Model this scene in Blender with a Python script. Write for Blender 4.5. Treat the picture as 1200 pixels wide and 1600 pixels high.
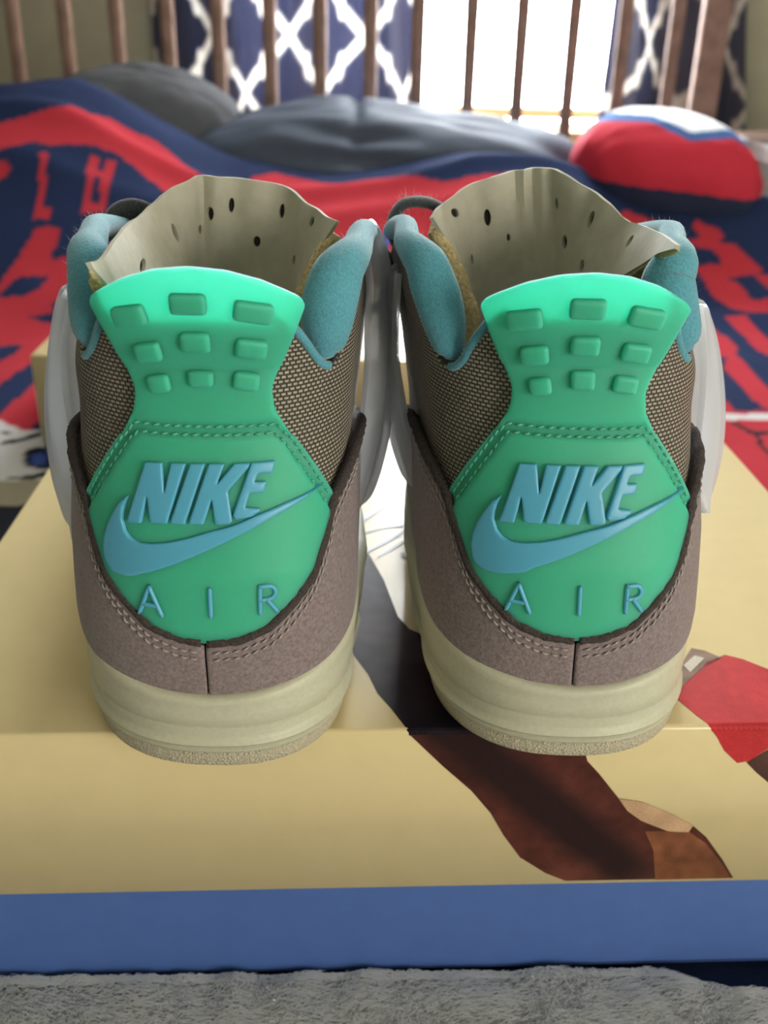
import bpy, bmesh, math, random
import numpy as np
from mathutils import Vector, Matrix, noise
from mathutils.geometry import delaunay_2d_cdt
random.seed(7); rng = np.random.default_rng(7)
SC = bpy.context.scene; COL = SC.collection
for o in list(bpy.data.objects): bpy.data.objects.remove(o)
R = math.radians

# ------------------------------------------------------------------ camera, world, lights, exposure
cam_d = bpy.data.cameras.new('camera'); cam = bpy.data.objects.new('camera', cam_d); COL.objects.link(cam)
cam_d.sensor_fit = 'AUTO'; cam_d.sensor_width = 36; cam_d.lens = 1527 / 1600 * 36
cam_d.clip_start = .02; cam_d.clip_end = 60
cam.location = (0, 0, .195)
cam.rotation_mode = 'XYZ'
cam.matrix_world = Matrix.Translation((0, 0, .195)) @ Matrix.Rotation(R(90 - 26.6), 4, 'X') @ Matrix.Rotation(R(1.35), 4, 'Z')
cam_d.dof.use_dof = True; cam_d.dof.focus_distance = .265; cam_d.dof.aperture_fstop = 15
SC.camera = cam
SC.view_settings.view_transform = 'Standard'; SC.view_settings.look = 'None'
SC.view_settings.gamma = 1; SC.view_settings.use_curve_mapping = False
SC.view_settings.exposure = 0.55
w = bpy.data.worlds.new('sky'); SC.world = w; w.use_nodes = True
w.node_tree.nodes['Background'].inputs[0].default_value = (.93, .97, 1, 1)
w.node_tree.nodes['Background'].inputs[1].default_value = 43.0

def area(name, loc, target, size, power, color):
    l = bpy.data.lights.new(name, 'AREA'); l.shape = 'RECTANGLE'; l.size = size[0]; l.size_y = size[1]
    l.energy = power; l.color = color
    o = bpy.data.objects.new(name, l); COL.objects.link(o)
    o.location = loc; o.rotation_euler = (Vector(target) - Vector(loc)).to_track_quat('-Z', 'Y').to_euler()
    return o
# added fill area light, low and wide behind camera right; no window stands there
area('side_fill_light', (1.25, -.85, .22), (0, .25, -.03), (1.3, .9), 21.5, (1, .94, .83))

pt = area('window_portal', (.07, 2.13, .82), (.07, 0, .82), (.86, 1.62), 1, (1, 1, 1)); pt.data.cycles.is_portal = True
# ------------------------------------------------------------------ materials
def mat(name, col=(.5, .5, .5), rough=.6, **k):
    m = bpy.data.materials.new(name); m.use_nodes = True
    b = m.node_tree.nodes['Principled BSDF']
    b.inputs['Base Color'].default_value = (*col, 1); b.inputs['Roughness'].default_value = rough
    for n, v in k.items():
        b.inputs[n.replace('_', ' ')].default_value = v
    return m
def N(m, t, **k):
    n = m.node_tree.nodes.new(t)
    for a, v in k.items():
        if a in n.inputs: n.inputs[a].default_value = v
        else: setattr(n, a, v)
    return n
def LK(m, a, b): m.node_tree.links.new(a, b)
def BS(m): return m.node_tree.nodes['Principled BSDF']
def grain(m, scale, strength=.3, dist=.0005, var=0., detail=4, coord='Object', scale2=None):
    """fine relief and a slight colour variation from noise"""
    tc = N(m, 'ShaderNodeTexCoord'); nz = N(m, 'ShaderNodeTexNoise'); nz.inputs['Scale'].default_value = scale
    nz.inputs['Detail'].default_value = detail
    LK(m, tc.outputs[coord], nz.inputs['Vector'])
    bp = N(m, 'ShaderNodeBump'); bp.inputs['Strength'].default_value = strength; bp.inputs['Distance'].default_value = dist
    LK(m, nz.outputs['Fac'], bp.inputs['Height']); LK(m, bp.outputs[0], BS(m).inputs['Normal'])
    if var:
        c = BS(m).inputs['Base Color']
        n2 = nz
        if scale2:
            n2 = N(m, 'ShaderNodeTexNoise'); n2.inputs['Scale'].default_value = scale2; n2.inputs['Detail'].default_value = 5
            LK(m, tc.outputs[coord], n2.inputs['Vector'])
        mr = N(m, 'ShaderNodeMapRange'); mr.inputs[1].default_value = .3; mr.inputs[2].default_value = .7
        mr.inputs[3].default_value = 1 - var; mr.inputs[4].default_value = 1 + var
        LK(m, n2.outputs['Fac'], mr.inputs[0])
        mx = N(m, 'ShaderNodeMix', data_type='RGBA', blend_type='MULTIPLY'); mx.inputs[0].default_value = 1
        src = c.links[0].from_socket if c.links else None
        if src: LK(m, src, mx.inputs[6])
        else: mx.inputs[6].default_value = c.default_value
        LK(m, mr.outputs[0], mx.inputs[7]); LK(m, mx.outputs[2], c)
    return m
def vcol(m, attr='Col'):
    a = N(m, 'ShaderNodeVertexColor'); a.layer_name = attr
    LK(m, a.outputs[0], BS(m).inputs['Base Color']); return m
def translucent(m, fac, col):
    out = m.node_tree.nodes['Material Output']
    t = N(m, 'ShaderNodeBsdfTranslucent'); mx = N(m, 'ShaderNodeMixShader'); mx.inputs[0].default_value = fac
    c = BS(m).inputs['Base Color']
    if c.links: LK(m, c.links[0].from_socket, t.inputs['Color'])
    else: t.inputs['Color'].default_value = (*col, 1)
    LK(m, BS(m).outputs[0], mx.inputs[1]); LK(m, t.outputs[0], mx.inputs[2]); LK(m, mx.outputs[0], out.inputs['Surface'])
    return m

M = {}
M['rubber_green'] = mat('green_rubber', (.050, .50, .29), .6, Subsurface_Weight=1., Subsurface_Radius=(.40, 1., .8), Subsurface_Scale=.012)
M['rubber_blue'] = mat('blue_rubber', (.10, .42, .60), .38, Subsurface_Weight=.4, Subsurface_Radius=(.3, .8, 1.), Subsurface_Scale=.001)
M['suede'] = grain(mat('mauve_suede', (.225, .175, .172), .95, Sheen_Weight=.25, Sheen_Roughness=.5), 1400, .55, .0006, .28, scale2=900)
M['suede_edge'] = grain(mat('raw_suede_edge', (.055, .043, .04), 1), 1500, .8, .0006, .4)
M['thread'] = mat('thread', (.36, .32, .30), .8)
M['thread_green'] = mat('green_thread', (.10, .42, .29), .6)
M['midsole'] = grain(mat('sail_rubber', (.53, .525, .385), .5), 700, .12, .0003, .05)
M['outsole'] = grain(mat('speckled_outsole', (.54, .49, .35), .85), 1500, 1., .0012, .22)
M['lining'] = grain(mat('teal_fleece', (.095, .33, .41), .95, Sheen_Weight=.5, Sheen_Roughness=.4), 1500, .5, .0006, .15)
M['cream'] = grain(mat('cream_leather', (.50, .48, .375), .75), 260, .2, .0006, .06)
M['foam'] = grain(mat('yellow_foam', (.62, .49, .24), .95), 900, .9, .0012, .3)
M['hole'] = mat('punched_hole', (.03, .027, .022), 1)
M['dark_inner'] = grain(mat('dark_lining', (.09, .09, .085), .95), 900, .4, .0005, .2)
M['lace'] = grain(mat('charcoal_lace', (.055, .06, .065), .95, Sheen_Weight=.4), 1400, .6, .0006, .3)
M['fuzz'] = mat('fibre', (.45, .5, .5), .8)
M['vamp'] = grain(mat('taupe_suede', (.26, .22, .19), .95), 1200, .5, .0006, .2)
# woven ballistic cloth: each thread crossing is a rounded brick in the cloth's own coordinates
m = M['weave'] = mat('woven_cloth', (.3, .27, .22), .55)
uv = N(m, 'ShaderNodeUVMap', uv_map='UVMap'); br = N(m, 'ShaderNodeTexBrick')
br.offset = .5; br.inputs['Scale'].default_value = 1
br.inputs['Brick Width'].default_value = .17; br.inputs['Row Height'].default_value = .115
br.inputs['Mortar Size'].default_value = .034; br.inputs['Mortar Smooth'].default_value = .9
br.inputs['Color1'].default_value = (.44, .385, .30, 1); br.inputs['Color2'].default_value = (.36, .32, .25, 1)
br.inputs['Mortar'].default_value = (.055, .045, .037, 1)
LK(m, uv.outputs[0], br.inputs['Vector']); LK(m, br.outputs['Color'], BS(m).inputs['Base Color'])
bp = N(m, 'ShaderNodeBump', invert=True); bp.inputs['Strength'].default_value = 1; bp.inputs['Distance'].default_value = .0006
LK(m, br.outputs['Fac'], bp.inputs['Height']); LK(m, bp.outputs[0], BS(m).inputs['Normal'])
# milky clear plastic of the wings
m = M['plastic'] = mat('milky_plastic', (.76, .79, .83), .25)
translucent(m, .5, (.95, .97, 1.))
o_ = m.node_tree.nodes['Material Output']; t_ = N(m, 'ShaderNodeBsdfTransparent'); x_ = N(m, 'ShaderNodeMixShader'); x_.inputs[0].default_value = .2
LK(m, o_.inputs['Surface'].links[0].from_socket, x_.inputs[1]); LK(m, t_.outputs[0], x_.inputs[2]); LK(m, x_.outputs[0], o_.inputs['Surface'])
M['board'] = grain(mat('cream_card', (.74, .61, .32), .34, Coat_Weight=.6, Coat_Roughness=.12), 90, .05, .0006, .02)
M['board_blue'] = grain(mat('blue_card', (.062, .130, .37), .5), 120, .05, .0006, .04)
M['board_in'] = mat('raw_card_edge', (.12, .09, .06), .9)
M['print'] = vcol(mat('printed_ink', rough=.5, Specular_IOR_Level=.12)); grain(M['print'], 2600, .0, .0001, .16)
M['ink_grey'] = mat('grey_ink', (.36, .38, .42), .35)
M['ink_dark'] = mat('dark_ink', (.06, .045, .05), .35)
M['throw'] = grain(vcol(mat('printed_plush', rough=1., Specular_IOR_Level=.08)), 700, .4, .001, .08)
M['grey_cloth'] = grain(mat('grey_cotton', (.10, .105, .118), .9, Specular_IOR_Level=.1), 300, .2, .0008, .08)
M['slate_cloth'] = grain(mat('slate_satin_cotton', (.062, .078, .110), .75, Specular_IOR_Level=.15), 200, .12, .0008, .06)
M['cushion'] = grain(vcol(mat('printed_cushion', rough=.9, Specular_IOR_Level=.15)), 500, .2, .0006, .05)
M['fleece'] = mat('grey_fleece', (.84, .86, .87), .85)
M['fleece_base'] = mat('grey_fleece_backing', (.48, .49, .49), 1)
M['wood'] = grain(mat('reddish_pine', (.25, .160, .125), .7, Specular_IOR_Level=.2), 40, .1, .0005, .2)
M['dark_wood'] = grain(mat('dark_brown_wood', (.085, .045, .03), .55), 30, .1, .0005, .25)
M['wall'] = grain(mat('olive_paint', (.34, .335, .25), .9), 30, .08, .001, .05)
M['ceil'] = grain(mat('white_paint', (.75, .74, .7), .9), 60, .1, .001, .02)
M['floor'] = grain(mat('floor_board', (.28, .19, .11), .6), 15, .1, .001, .2)
M['frame'] = grain(mat('window_frame_paint', (.62, .44, .26), .5), 50, .05, .0005, .05)
m = M['curtain'] = vcol(mat('printed_curtain', rough=.9)); grain(m, 500, .2, .0006, .05); translucent(m, .55, (1, 1, 1))
m = M['glass'] = mat('window_glass', (.9, .95, .95), .05)
t_ = N(m, 'ShaderNodeBsdfTransparent'); x_ = N(m, 'ShaderNodeMixShader'); x_.inputs[0].default_value = .94
LK(m, BS(m).outputs[0], x_.inputs[1]); LK(m, t_.outputs[0], x_.inputs[2]); LK(m, x_.outputs[0], m.node_tree.nodes['Material Output'].inputs['Surface'])
M['metal'] = mat('dull_brass', (.45, .34, .18), .35, Metallic=1.)
M['black'] = mat('matt_black', (.02, .02, .022), .7)

# ------------------------------------------------------------------ measured outlines (metres, on the objects themselves)
BLANKET = [["r",[[-0.534,1.3],[-0.488,1.296],[-0.457,1.304],[-0.414,1.318],[-0.409,1.33],[-0.399,1.334],[-0.387,1.329],[-0.365,1.347],[-0.343,1.346],[-0.305,1.35],[-0.281,1.34],[-0.262,1.327],[-0.236,1.307],[-0.213,1.25],[-0.241,1.223],[-0.271,1.253],[-0.291,1.269],[-0.3,1.27],[-0.322,1.28],[-0.34,1.285],[-0.364,1.282],[-0.392,1.272],[-0.418,1.26],[-0.433,1.262],[-0.441,1.26],[-0.452,1.25],[-0.473,1.24],[-0.516,1.24]]],["r",[[-0.37,1.266],[-0.361,1.268],[-0.36,1.248],[-0.351,1.252],[-0.351,1.27],[-0.341,1.276],[-0.341,1.2],[-0.367,1.189]]],["n",[[-0.361,1.236],[-0.352,1.24],[-0.35,1.207],[-0.36,1.205]]],["r",[[-0.424,1.243],[-0.416,1.245],[-0.409,1.194],[-0.409,1.184],[-0.4,1.183],[-0.398,1.172],[-0.418,1.167],[-0.419,1.181],[-0.417,1.192]]],["r",[[-0.496,1.231],[-0.469,1.227],[-0.462,1.226],[-0.455,1.219],[-0.457,1.21],[-0.465,1.208],[-0.489,1.203]]],["r",[[-0.411,1.158],[-0.401,1.162],[-0.384,1.162],[-0.384,1.148],[-0.388,1.134],[-0.386,1.121],[-0.374,1.131],[-0.357,1.141],[-0.323,1.063],[-0.354,1.056],[-0.432,1.004],[-0.449,1.056],[-0.433,1.082],[-0.427,1.104],[-0.419,1.13],[-0.414,1.148]]],["r",[[-0.36,1.179],[-0.343,1.19],[-0.331,1.188],[-0.346,1.168]]],["r",[[-0.457,1.07],[-0.429,1.068],[-0.369,1.123],[-0.266,0.77],[-0.29,0.768],[-0.285,0.751],[-0.301,0.75],[-0.326,0.77],[-0.354,0.787]]],["n",[[-0.414,1.093],[-0.384,1.101],[-0.39,1.079],[-0.402,1.068],[-0.427,1.061],[-0.441,1.058],[-0.429,1.068],[-0.422,1.082]]],["n",[[-0.371,1.062],[-0.362,1.069],[-0.35,1.03],[-0.373,1.029],[-0.388,1.035],[-0.365,1.046]]],["n",[[-0.419,0.956],[-0.398,0.969],[-0.377,0.974],[-0.372,0.954],[-0.381,0.923],[-0.395,0.894]]],["n",[[-0.361,0.807],[-0.356,0.852],[-0.346,0.921],[-0.336,0.951],[-0.305,0.852],[-0.328,0.869],[-0.329,0.832],[-0.33,0.78],[-0.341,0.753]]],["r",[[-0.326,0.77],[-0.325,0.859],[-0.31,0.87],[-0.274,0.753],[-0.301,0.75]]],["n",[[-0.296,0.753],[-0.292,0.771],[-0.277,0.797],[-0.262,0.746],[-0.284,0.75]]],["w",[[-0.384,0.807],[-0.326,0.77],[-0.301,0.75],[-0.284,0.75],[-0.257,0.751],[-0.213,0.604],[-0.242,0.602],[-0.299,0.599]]],["k",[[-0.318,0.748],[-0.307,0.741],[-0.308,0.735],[-0.314,0.738]]],["k",[[-0.308,0.721],[-0.295,0.73],[-0.282,0.745],[-0.278,0.736],[-0.291,0.721],[-0.305,0.713]]],["k",[[-0.281,0.699],[-0.277,0.708],[-0.265,0.708],[-0.256,0.694],[-0.247,0.669],[-0.257,0.666],[-0.268,0.669],[-0.276,0.681]]],["b",[[-0.275,0.693],[-0.269,0.699],[-0.259,0.688],[-0.257,0.674],[-0.266,0.674]]],["k",[[-0.277,0.649],[-0.26,0.657],[-0.245,0.666],[-0.243,0.657],[-0.258,0.649],[-0.274,0.646]]],["g",[[-0.316,0.641],[-0.266,0.646],[-0.228,0.654],[-0.213,0.604],[-0.299,0.599]]],["k",[[-0.3,0.602],[-0.246,0.607],[-0.217,0.616],[-0.158,0.416],[-0.223,0.413]]],["r",[[0.399,1.334],[0.415,1.34],[0.442,1.322],[0.432,1.312],[0.454,1.309],[0.47,1.293],[0.484,1.279],[0.475,1.271],[0.433,1.266],[0.428,1.291],[0.422,1.299],[0.398,1.299],[0.385,1.308],[0.408,1.314]]],["r",[[0.389,1.26],[0.4,1.271],[0.416,1.279],[0.448,1.28],[0.475,1.271],[0.428,1.253],[0.443,1.245],[0.453,1.218],[0.476,1.219],[0.489,1.217],[0.477,1.181],[0.437,1.169],[0.424,1.184],[0.413,1.207],[0.403,1.226],[0.396,1.25]]],["r",[[0.47,1.269],[0.49,1.272],[0.51,1.276],[0.5,1.236],[0.482,1.241],[0.476,1.254]]],["r",[[0.398,1.141],[0.427,1.159],[0.425,1.067],[0.424,1.006],[0.406,0.956],[0.399,0.991],[0.393,1.01],[0.395,1.065]]],["r",[[0.36,1.129],[0.368,1.099],[0.376,1.043],[0.376,1.022],[0.365,0.995],[0.365,0.948],[0.365,0.892],[0.368,0.852],[0.353,0.808],[0.346,0.835],[0.341,0.85],[0.338,0.884],[0.339,0.928],[0.339,0.951],[0.352,0.981],[0.346,0.988],[0.339,1.053]]],["r",[[0.304,0.926],[0.31,0.862],[0.316,0.827],[0.275,0.822]]],["r",[[0.12,0.825],[0.62,0.845],[0.62,0.3],[0.12,0.3]]],["w",[[0.267,0.822],[0.299,0.823],[0.343,0.829],[0.378,0.832],[0.373,0.818],[0.339,0.815],[0.295,0.81],[0.263,0.807]]],["k",[[0.302,0.805],[0.308,0.807],[0.317,0.787],[0.333,0.79],[0.364,0.797],[0.361,0.787],[0.33,0.781],[0.317,0.778],[0.312,0.728],[0.308,0.724],[0.313,0.778]]],["k",[[0.312,0.728],[0.293,0.607],[0.29,0.605],[0.308,0.724]]],["r",[[-0.185,1.364],[-0.158,1.385],[-0.114,1.372],[-0.061,1.347],[-0.085,1.328],[-0.042,1.305],[-0.038,1.205],[-0.192,1.317]]],["r",[[-0.11,1.32],[-0.044,1.363],[0.007,1.366],[0.074,1.349],[0.211,1.368],[0.227,1.355],[0.122,1.297],[0.088,1.215],[0.025,1.2],[-0.038,1.194],[-0.07,1.2],[-0.116,1.298]]],["b",[[-0.032,1.253],[-0.008,1.262],[0.002,1.245],[-0.015,1.229],[-0.033,1.232]]],["r",[[0.31,1.347],[0.365,1.335],[0.379,1.321],[0.327,1.312],[0.294,1.323]]],["r",[[-0.053,1.191],[0.025,1.207],[0.02,0.782],[-0.024,0.78]]],["r",[[-0.108,1.47],[-0.076,1.47],[-0.035,1.47],[-0.048,1.47],[-0.103,1.47]]],["r",[[0.402,1.333],[0.407,1.348],[0.417,1.337],[0.434,1.332],[0.441,1.32],[0.414,1.333]]]]
BOX = {"leg_top":[[0.1458,0.1409],[0.1503,0.1215],[0.1548,0.1084],[0.1594,0.0901],[0.1618,0.075],[0.1636,0.0639],[0.1674,0.0555],[0.1803,0.0454],[0.2,0.0266],[0.2165,0.0127],[0.2168,-0.0003],[0.1641,-0.0007],[0.159,0.0099],[0.1548,0.0182],[0.1519,0.0287],[0.1468,0.0409],[0.1421,0.0576]],"leg_front":[[0.1642,-0.0009],[0.1747,-0.0137],[0.1845,-0.0243],[0.1913,-0.0339],[0.1962,-0.0437],[0.2024,-0.0538],[0.2117,-0.0613],[0.2187,-0.065],[0.2766,-0.0651],[0.2713,-0.0563],[0.2641,-0.046],[0.2589,-0.0409],[0.2517,-0.036],[0.2402,-0.0301],[0.2327,-0.0286],[0.2251,-0.0181],[0.2208,-0.0128],[0.2169,-0.0003]],"core_front":[[0.1672,-0.0011],[0.1849,-0.0151],[0.1979,-0.0244],[0.2142,-0.0425],[0.2345,-0.0514],[0.2432,-0.0515],[0.2446,-0.0458],[0.2392,-0.0378],[0.2331,-0.0322],[0.2256,-0.0221],[0.2209,-0.0141],[0.2108,-0.0088],[0.1921,-0.0023]],"knee":[[0.2327,-0.0286],[0.2402,-0.0301],[0.2517,-0.036],[0.2589,-0.0409],[0.2577,-0.0442],[0.2506,-0.043],[0.2414,-0.0384],[0.2361,-0.0339]],"calf":[[0.2431,-0.0429],[0.2495,-0.043],[0.2583,-0.0437],[0.2645,-0.0489],[0.2717,-0.0584],[0.2757,-0.0651],[0.2496,-0.0652],[0.2471,-0.0516]],"shorts_top":[[0.2517,0.0131],[0.2545,0.0192],[0.2616,0.0262],[0.2684,0.0335],[0.2759,0.0376],[0.2813,0.0349],[0.2879,0.0289],[0.304,0.0154],[0.2971,0.0002],[0.2589,0.0002],[0.2556,0.0043]],"shorts_front":[[0.2588,0.0002],[0.261,-0.0041],[0.264,-0.0093],[0.2691,-0.0145],[0.2727,-0.0138],[0.2783,-0.0086],[0.286,-0.0061],[0.297,-0.0001]],"stub":[[0.2721,-0.0143],[0.2761,-0.0186],[0.2812,-0.0232],[0.2962,-0.0338],[0.3123,-0.0382],[0.3015,-0.0019],[0.2971,-0.0006],[0.2861,-0.0064],[0.2784,-0.0091]],"hand":[[0.2524,0.021],[0.2598,0.0335],[0.2656,0.0419],[0.2696,0.0403],[0.2744,0.0357],[0.2648,0.0291],[0.2543,0.0185]],"finger":[[0.2596,0.0317],[0.2652,0.0373],[0.2681,0.0357],[0.2606,0.0276]],"diag":[[0.1472,0.1391],[0.1606,0.1594],[0.1623,0.1561],[0.161,0.1522],[0.1499,0.1367],[0.1466,0.1307]],"curve":[[[0.1471,0.1244],[0.154,0.1308],[0.1623,0.1349],[0.1749,0.1362],[0.1831,0.1345]],[[0.1475,0.1063],[0.155,0.1149],[0.1632,0.1233],[0.172,0.1344],[0.1794,0.1411]],[[0.1574,0.1084],[0.1671,0.1194],[0.1772,0.1291]]],"mark":[[[0.1675,0.1117],[0.1684,0.1085],[0.1717,0.1064],[0.1768,0.1059]],[[0.1707,0.1117],[0.1739,0.1128],[0.1764,0.1106]],[[0.1748,0.1356],[0.1777,0.1368],[0.178,0.1326],[0.1752,0.132]]]}
WG = {"Lr":[[[40.8,58.0,141.0],[42.4,58.0,128.9],[42.3,58.0,121.5],[41.9,58.0,113.9],[42.0,58.0,106.1],[41.3,58.0,96.2],[40.3,58.0,85.9],[38.4,58.0,74.1],[37.6,58.0,64.3],[37.5,58.0,57.5]],[[41.9,78.0,141.3],[45.0,76.1,133.3],[47.1,74.2,123.2],[48.1,72.3,113.9],[48.4,70.4,102.3],[48.1,68.6,90.5],[46.6,66.7,76.1],[43.3,64.8,62.4],[40.4,62.9,56.3],[38.2,61.0,54.4]]],"Ll":[[[-43.8,58.0,121.3],[-46.6,58.0,111.8],[-48.1,58.0,102.0],[-48.7,58.0,91.9],[-48.1,58.0,81.5],[-46.5,58.0,75.2],[-46.9,58.0,68.7],[-48.6,58.0,57.5],[-50.1,58.0,44.8]],[[-50.8,78.0,120.9],[-54.0,75.9,112.5],[-57.1,73.8,98.7],[-58.8,71.6,86.7],[-59.4,69.5,74.5],[-58.7,67.4,61.9],[-56.8,65.2,53.8],[-54.7,63.1,46.7],[-52.2,61.0,41.5]]],"Rl":[[[-53.7,58.0,129.3],[-53.9,58.0,121.8],[-54.0,58.0,112.1],[-53.4,58.0,102.2],[-51.5,58.0,92.0],[-48.7,58.0,79.3],[-45.3,58.0,68.4],[-43.5,58.0,59.4]],[[-54.7,78.0,124.7],[-56.6,75.6,117.2],[-56.9,73.1,107.7],[-56.4,70.7,95.9],[-54.9,68.3,83.8],[-52.1,65.9,71.6],[-48.1,63.4,61.3],[-43.3,61.0,55.2]]],"Rr":[[[35.1,58.0,122.0],[38.1,58.0,110.4],[40.2,58.0,98.4],[40.9,58.0,90.1],[41.7,58.0,79.4],[42.5,58.0,70.7],[44.6,58.0,61.7],[47.0,58.0,54.9]],[[41.9,78.0,116.9],[45.3,75.6,109.4],[48.3,73.1,99.8],[50.9,70.7,87.8],[52.1,68.3,75.4],[51.5,65.9,65.1],[49.9,63.4,58.1],[48.8,61.0,52.9]]],"laceR":[[-37.6,100.0,137.7],[-39.8,100.0,140.7],[-45.1,100.0,142.8],[-51.3,100.0,142.4],[-54.7,100.0,139.3],[-55.9,100.0,134.2],[-54.0,100.0,129.1],[-49.7,100.0,126.1],[-41.2,100.0,125.2]],"laceL":[[-40.8,100.0,131.4],[-40.4,100.0,135.4],[-38.1,100.0,138.5],[-34.1,100.0,139.7],[-30.1,100.0,138.6],[-25.2,100.0,135.8]],"laceL2":[[38.3,105.0,126.1],[40.8,105.0,130.3],[44.6,105.0,129.1],[47.8,105.0,125.2],[49.8,105.0,120.4],[48.2,105.0,114.6],[46.2,105.0,110.3],[41.7,105.0,109.1]]}
# ------------------------------------------------------------------ mesh helpers
def mk(name, v, f, m, parent=None, uv=None, cols=None, mi=None, smooth=True, sharp=None):
    me = bpy.data.meshes.new(name)
    v = np.asarray(v, float); me.from_pydata(v.tolist(), [], [tuple(int(i) for i in q) for q in f])
    ms = m if isinstance(m, (list, tuple)) else [m]
    for q in ms: me.materials.append(q)
    if mi is not None: me.polygons.foreach_set('material_index', np.asarray(mi, np.int32))
    li = np.empty(len(me.loops), np.int32); me.loops.foreach_get('vertex_index', li)
    if uv is not None:
        l = me.uv_layers.new(name='UVMap'); l.data.foreach_set('uv', np.asarray(uv, float)[li].ravel())
    if cols is not None:
        c = np.asarray(cols, float); c = np.hstack([c, np.ones((len(c), 1))]) if c.shape[1] == 3 else c
        at = me.color_attributes.new('Col', 'FLOAT_COLOR', 'POINT'); at.data.foreach_set('color', c.ravel())
    me.polygons.foreach_set('use_smooth', np.full(len(me.polygons), smooth))
    if sharp: me.set_sharp_from_angle(angle=R(sharp))
    me.update(); me.validate()
    o = bpy.data.objects.new(name, me); COL.objects.link(o)
    if parent: o.parent = parent
    return o
def fix(o):
    bm = bmesh.new(); bm.from_mesh(o.data); bmesh.ops.recalc_face_normals(bm, faces=bm.faces); bm.to_mesh(o.data); bm.free(); return o
def tag(o, label=None, cat=None, group=None, kind=None):
    for k, v in (('label', label), ('category', cat), ('group', group), ('kind', kind)):
        if v: o[k] = v
    return o
def empty(name, loc, rot=(0, 0, 0), parent=None):
    o = bpy.data.objects.new(name, None); o.empty_display_size = .02; COL.objects.link(o); o.location = loc; o.rotation_euler = rot
    if parent: o.parent = parent
    return o
class MB:
    def __init__(s): s.v = []; s.f = []; s.m = []
    def add(s, v, f, m=0):
        n = len(s.v); s.v += [tuple(p) for p in v]; s.f += [tuple(i + n for i in q) for q in f]; s.m += [m] * len(f); return s
    def box(s, a, b, bev=0., m=0):
        bm = bmesh.new(); bmesh.ops.create_cube(bm, size=1)
        c = [(a[i] + b[i]) / 2 for i in range(3)]; d = [abs(b[i] - a[i]) for i in range(3)]
        for q in bm.verts: q.co = Vector([c[i] + q.co[i] * d[i] for i in range(3)])
        if bev: bmesh.ops.bevel(bm, geom=list(bm.edges), offset=bev, segments=2, affect='EDGES', profile=.5)
        bm.verts.index_update()
        s.add([q.co[:] for q in bm.verts], [[q.index for q in f.verts] for f in bm.faces], m); bm.free(); return s
    def tube(s, pts, rad, n=8, m=0, caps=True, flat=1.):
        P = np.asarray(pts, float); k = len(P); rad = np.broadcast_to(rad, k) if np.ndim(rad) == 0 else rad
        T = np.gradient(P, axis=0); T /= np.linalg.norm(T, axis=1)[:, None] + 1e-12
        up = np.array([0, 0, 1.]) if abs(T[0][2]) < .9 else np.array([0, 1., 0]); A = np.cross(T[0], up); A /= np.linalg.norm(A)
        v = []
        for i in range(k):
            A = A - T[i] * A.dot(T[i]); A /= np.linalg.norm(A); B = np.cross(T[i], A)
            for j in range(n):
                a = 2 * math.pi * j / n; v.append(P[i] + rad[i] * (math.cos(a) * A + flat * math.sin(a) * B))
        f = [(i * n + j, i * n + (j + 1) % n, (i + 1) * n + (j + 1) % n, (i + 1) * n + j) for i in range(k - 1) for j in range(n)]
        if caps: f += [tuple(range(n))[::-1], tuple((k - 1) * n + j for j in range(n))]
        return s.add(v, f, m)
    def build(s, name, m, parent=None, **k): return mk(name, s.v, s.f, m, parent, mi=s.m, **k)
def grid_faces(nu, nv, wrap_u=False, off=0):
    return [(off + i * nv + j, off + ((i + 1) % nu) * nv + j, off + ((i + 1) % nu) * nv + j + 1, off + i * nv + j + 1)
            for i in range(nu if wrap_u else nu - 1) for j in range(nv - 1)]
def spline(pts, n, closed=False):
    P = np.asarray(pts, float); k = len(P); out = []
    seg = k if closed else k - 1
    for i in range(seg):
        g = (lambda j: P[j % k]) if closed else (lambda j: P[min(max(j, 0), k - 1)])
        p0, p1, p2, p3 = g(i - 1), g(i), g(i + 1), g(i + 2)
        for t in np.linspace(0, 1, n, endpoint=False):
            out.append(.5 * (2 * p1 + (p2 - p0) * t + (2 * p0 - 5 * p1 + 4 * p2 - p3) * t * t + (3 * p1 - p0 - 3 * p2 + p3) * t ** 3))
    if not closed: out.append(P[-1])
    return np.array(out)
def inside(P, poly):
    P = np.asarray(P, float); x, y = P[:, 0], P[:, 1]; r = np.zeros(len(P), bool); q = np.asarray(poly, float)
    for i in range(len(q)):
        x1, y1 = q[i - 1]; x2, y2 = q[i]
        c = (y1 > y) != (y2 > y)
        with np.errstate(divide='ignore', invalid='ignore'):
            r ^= c & (x < (x2 - x1) * (y - y1) / (y2 - y1 + 1e-30) + x1)
    return r
def pdist(P, poly):
    P = np.asarray(P, float); d = np.full(len(P), 1e9); q = np.asarray(poly, float)
    for i in range(len(q)):
        a, b = q[i - 1], q[i]; ab = b - a; t = np.clip(((P - a) @ ab) / (ab @ ab + 1e-20), 0, 1)
        d = np.minimum(d, np.linalg.norm(P - a - t[:, None] * ab, axis=1))
    return d
def dens(poly, h, closed=True):
    q = np.asarray(poly, float); out = []
    for i in range(len(q) if closed else len(q) - 1):
        a, b = q[i], q[(i + 1) % len(q)]; n = max(1, int(np.linalg.norm(b - a) / h))
        out += [a + (b - a) * j / n for j in range(n)]
    if not closed: out.append(q[-1])
    return np.array(out)
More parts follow.
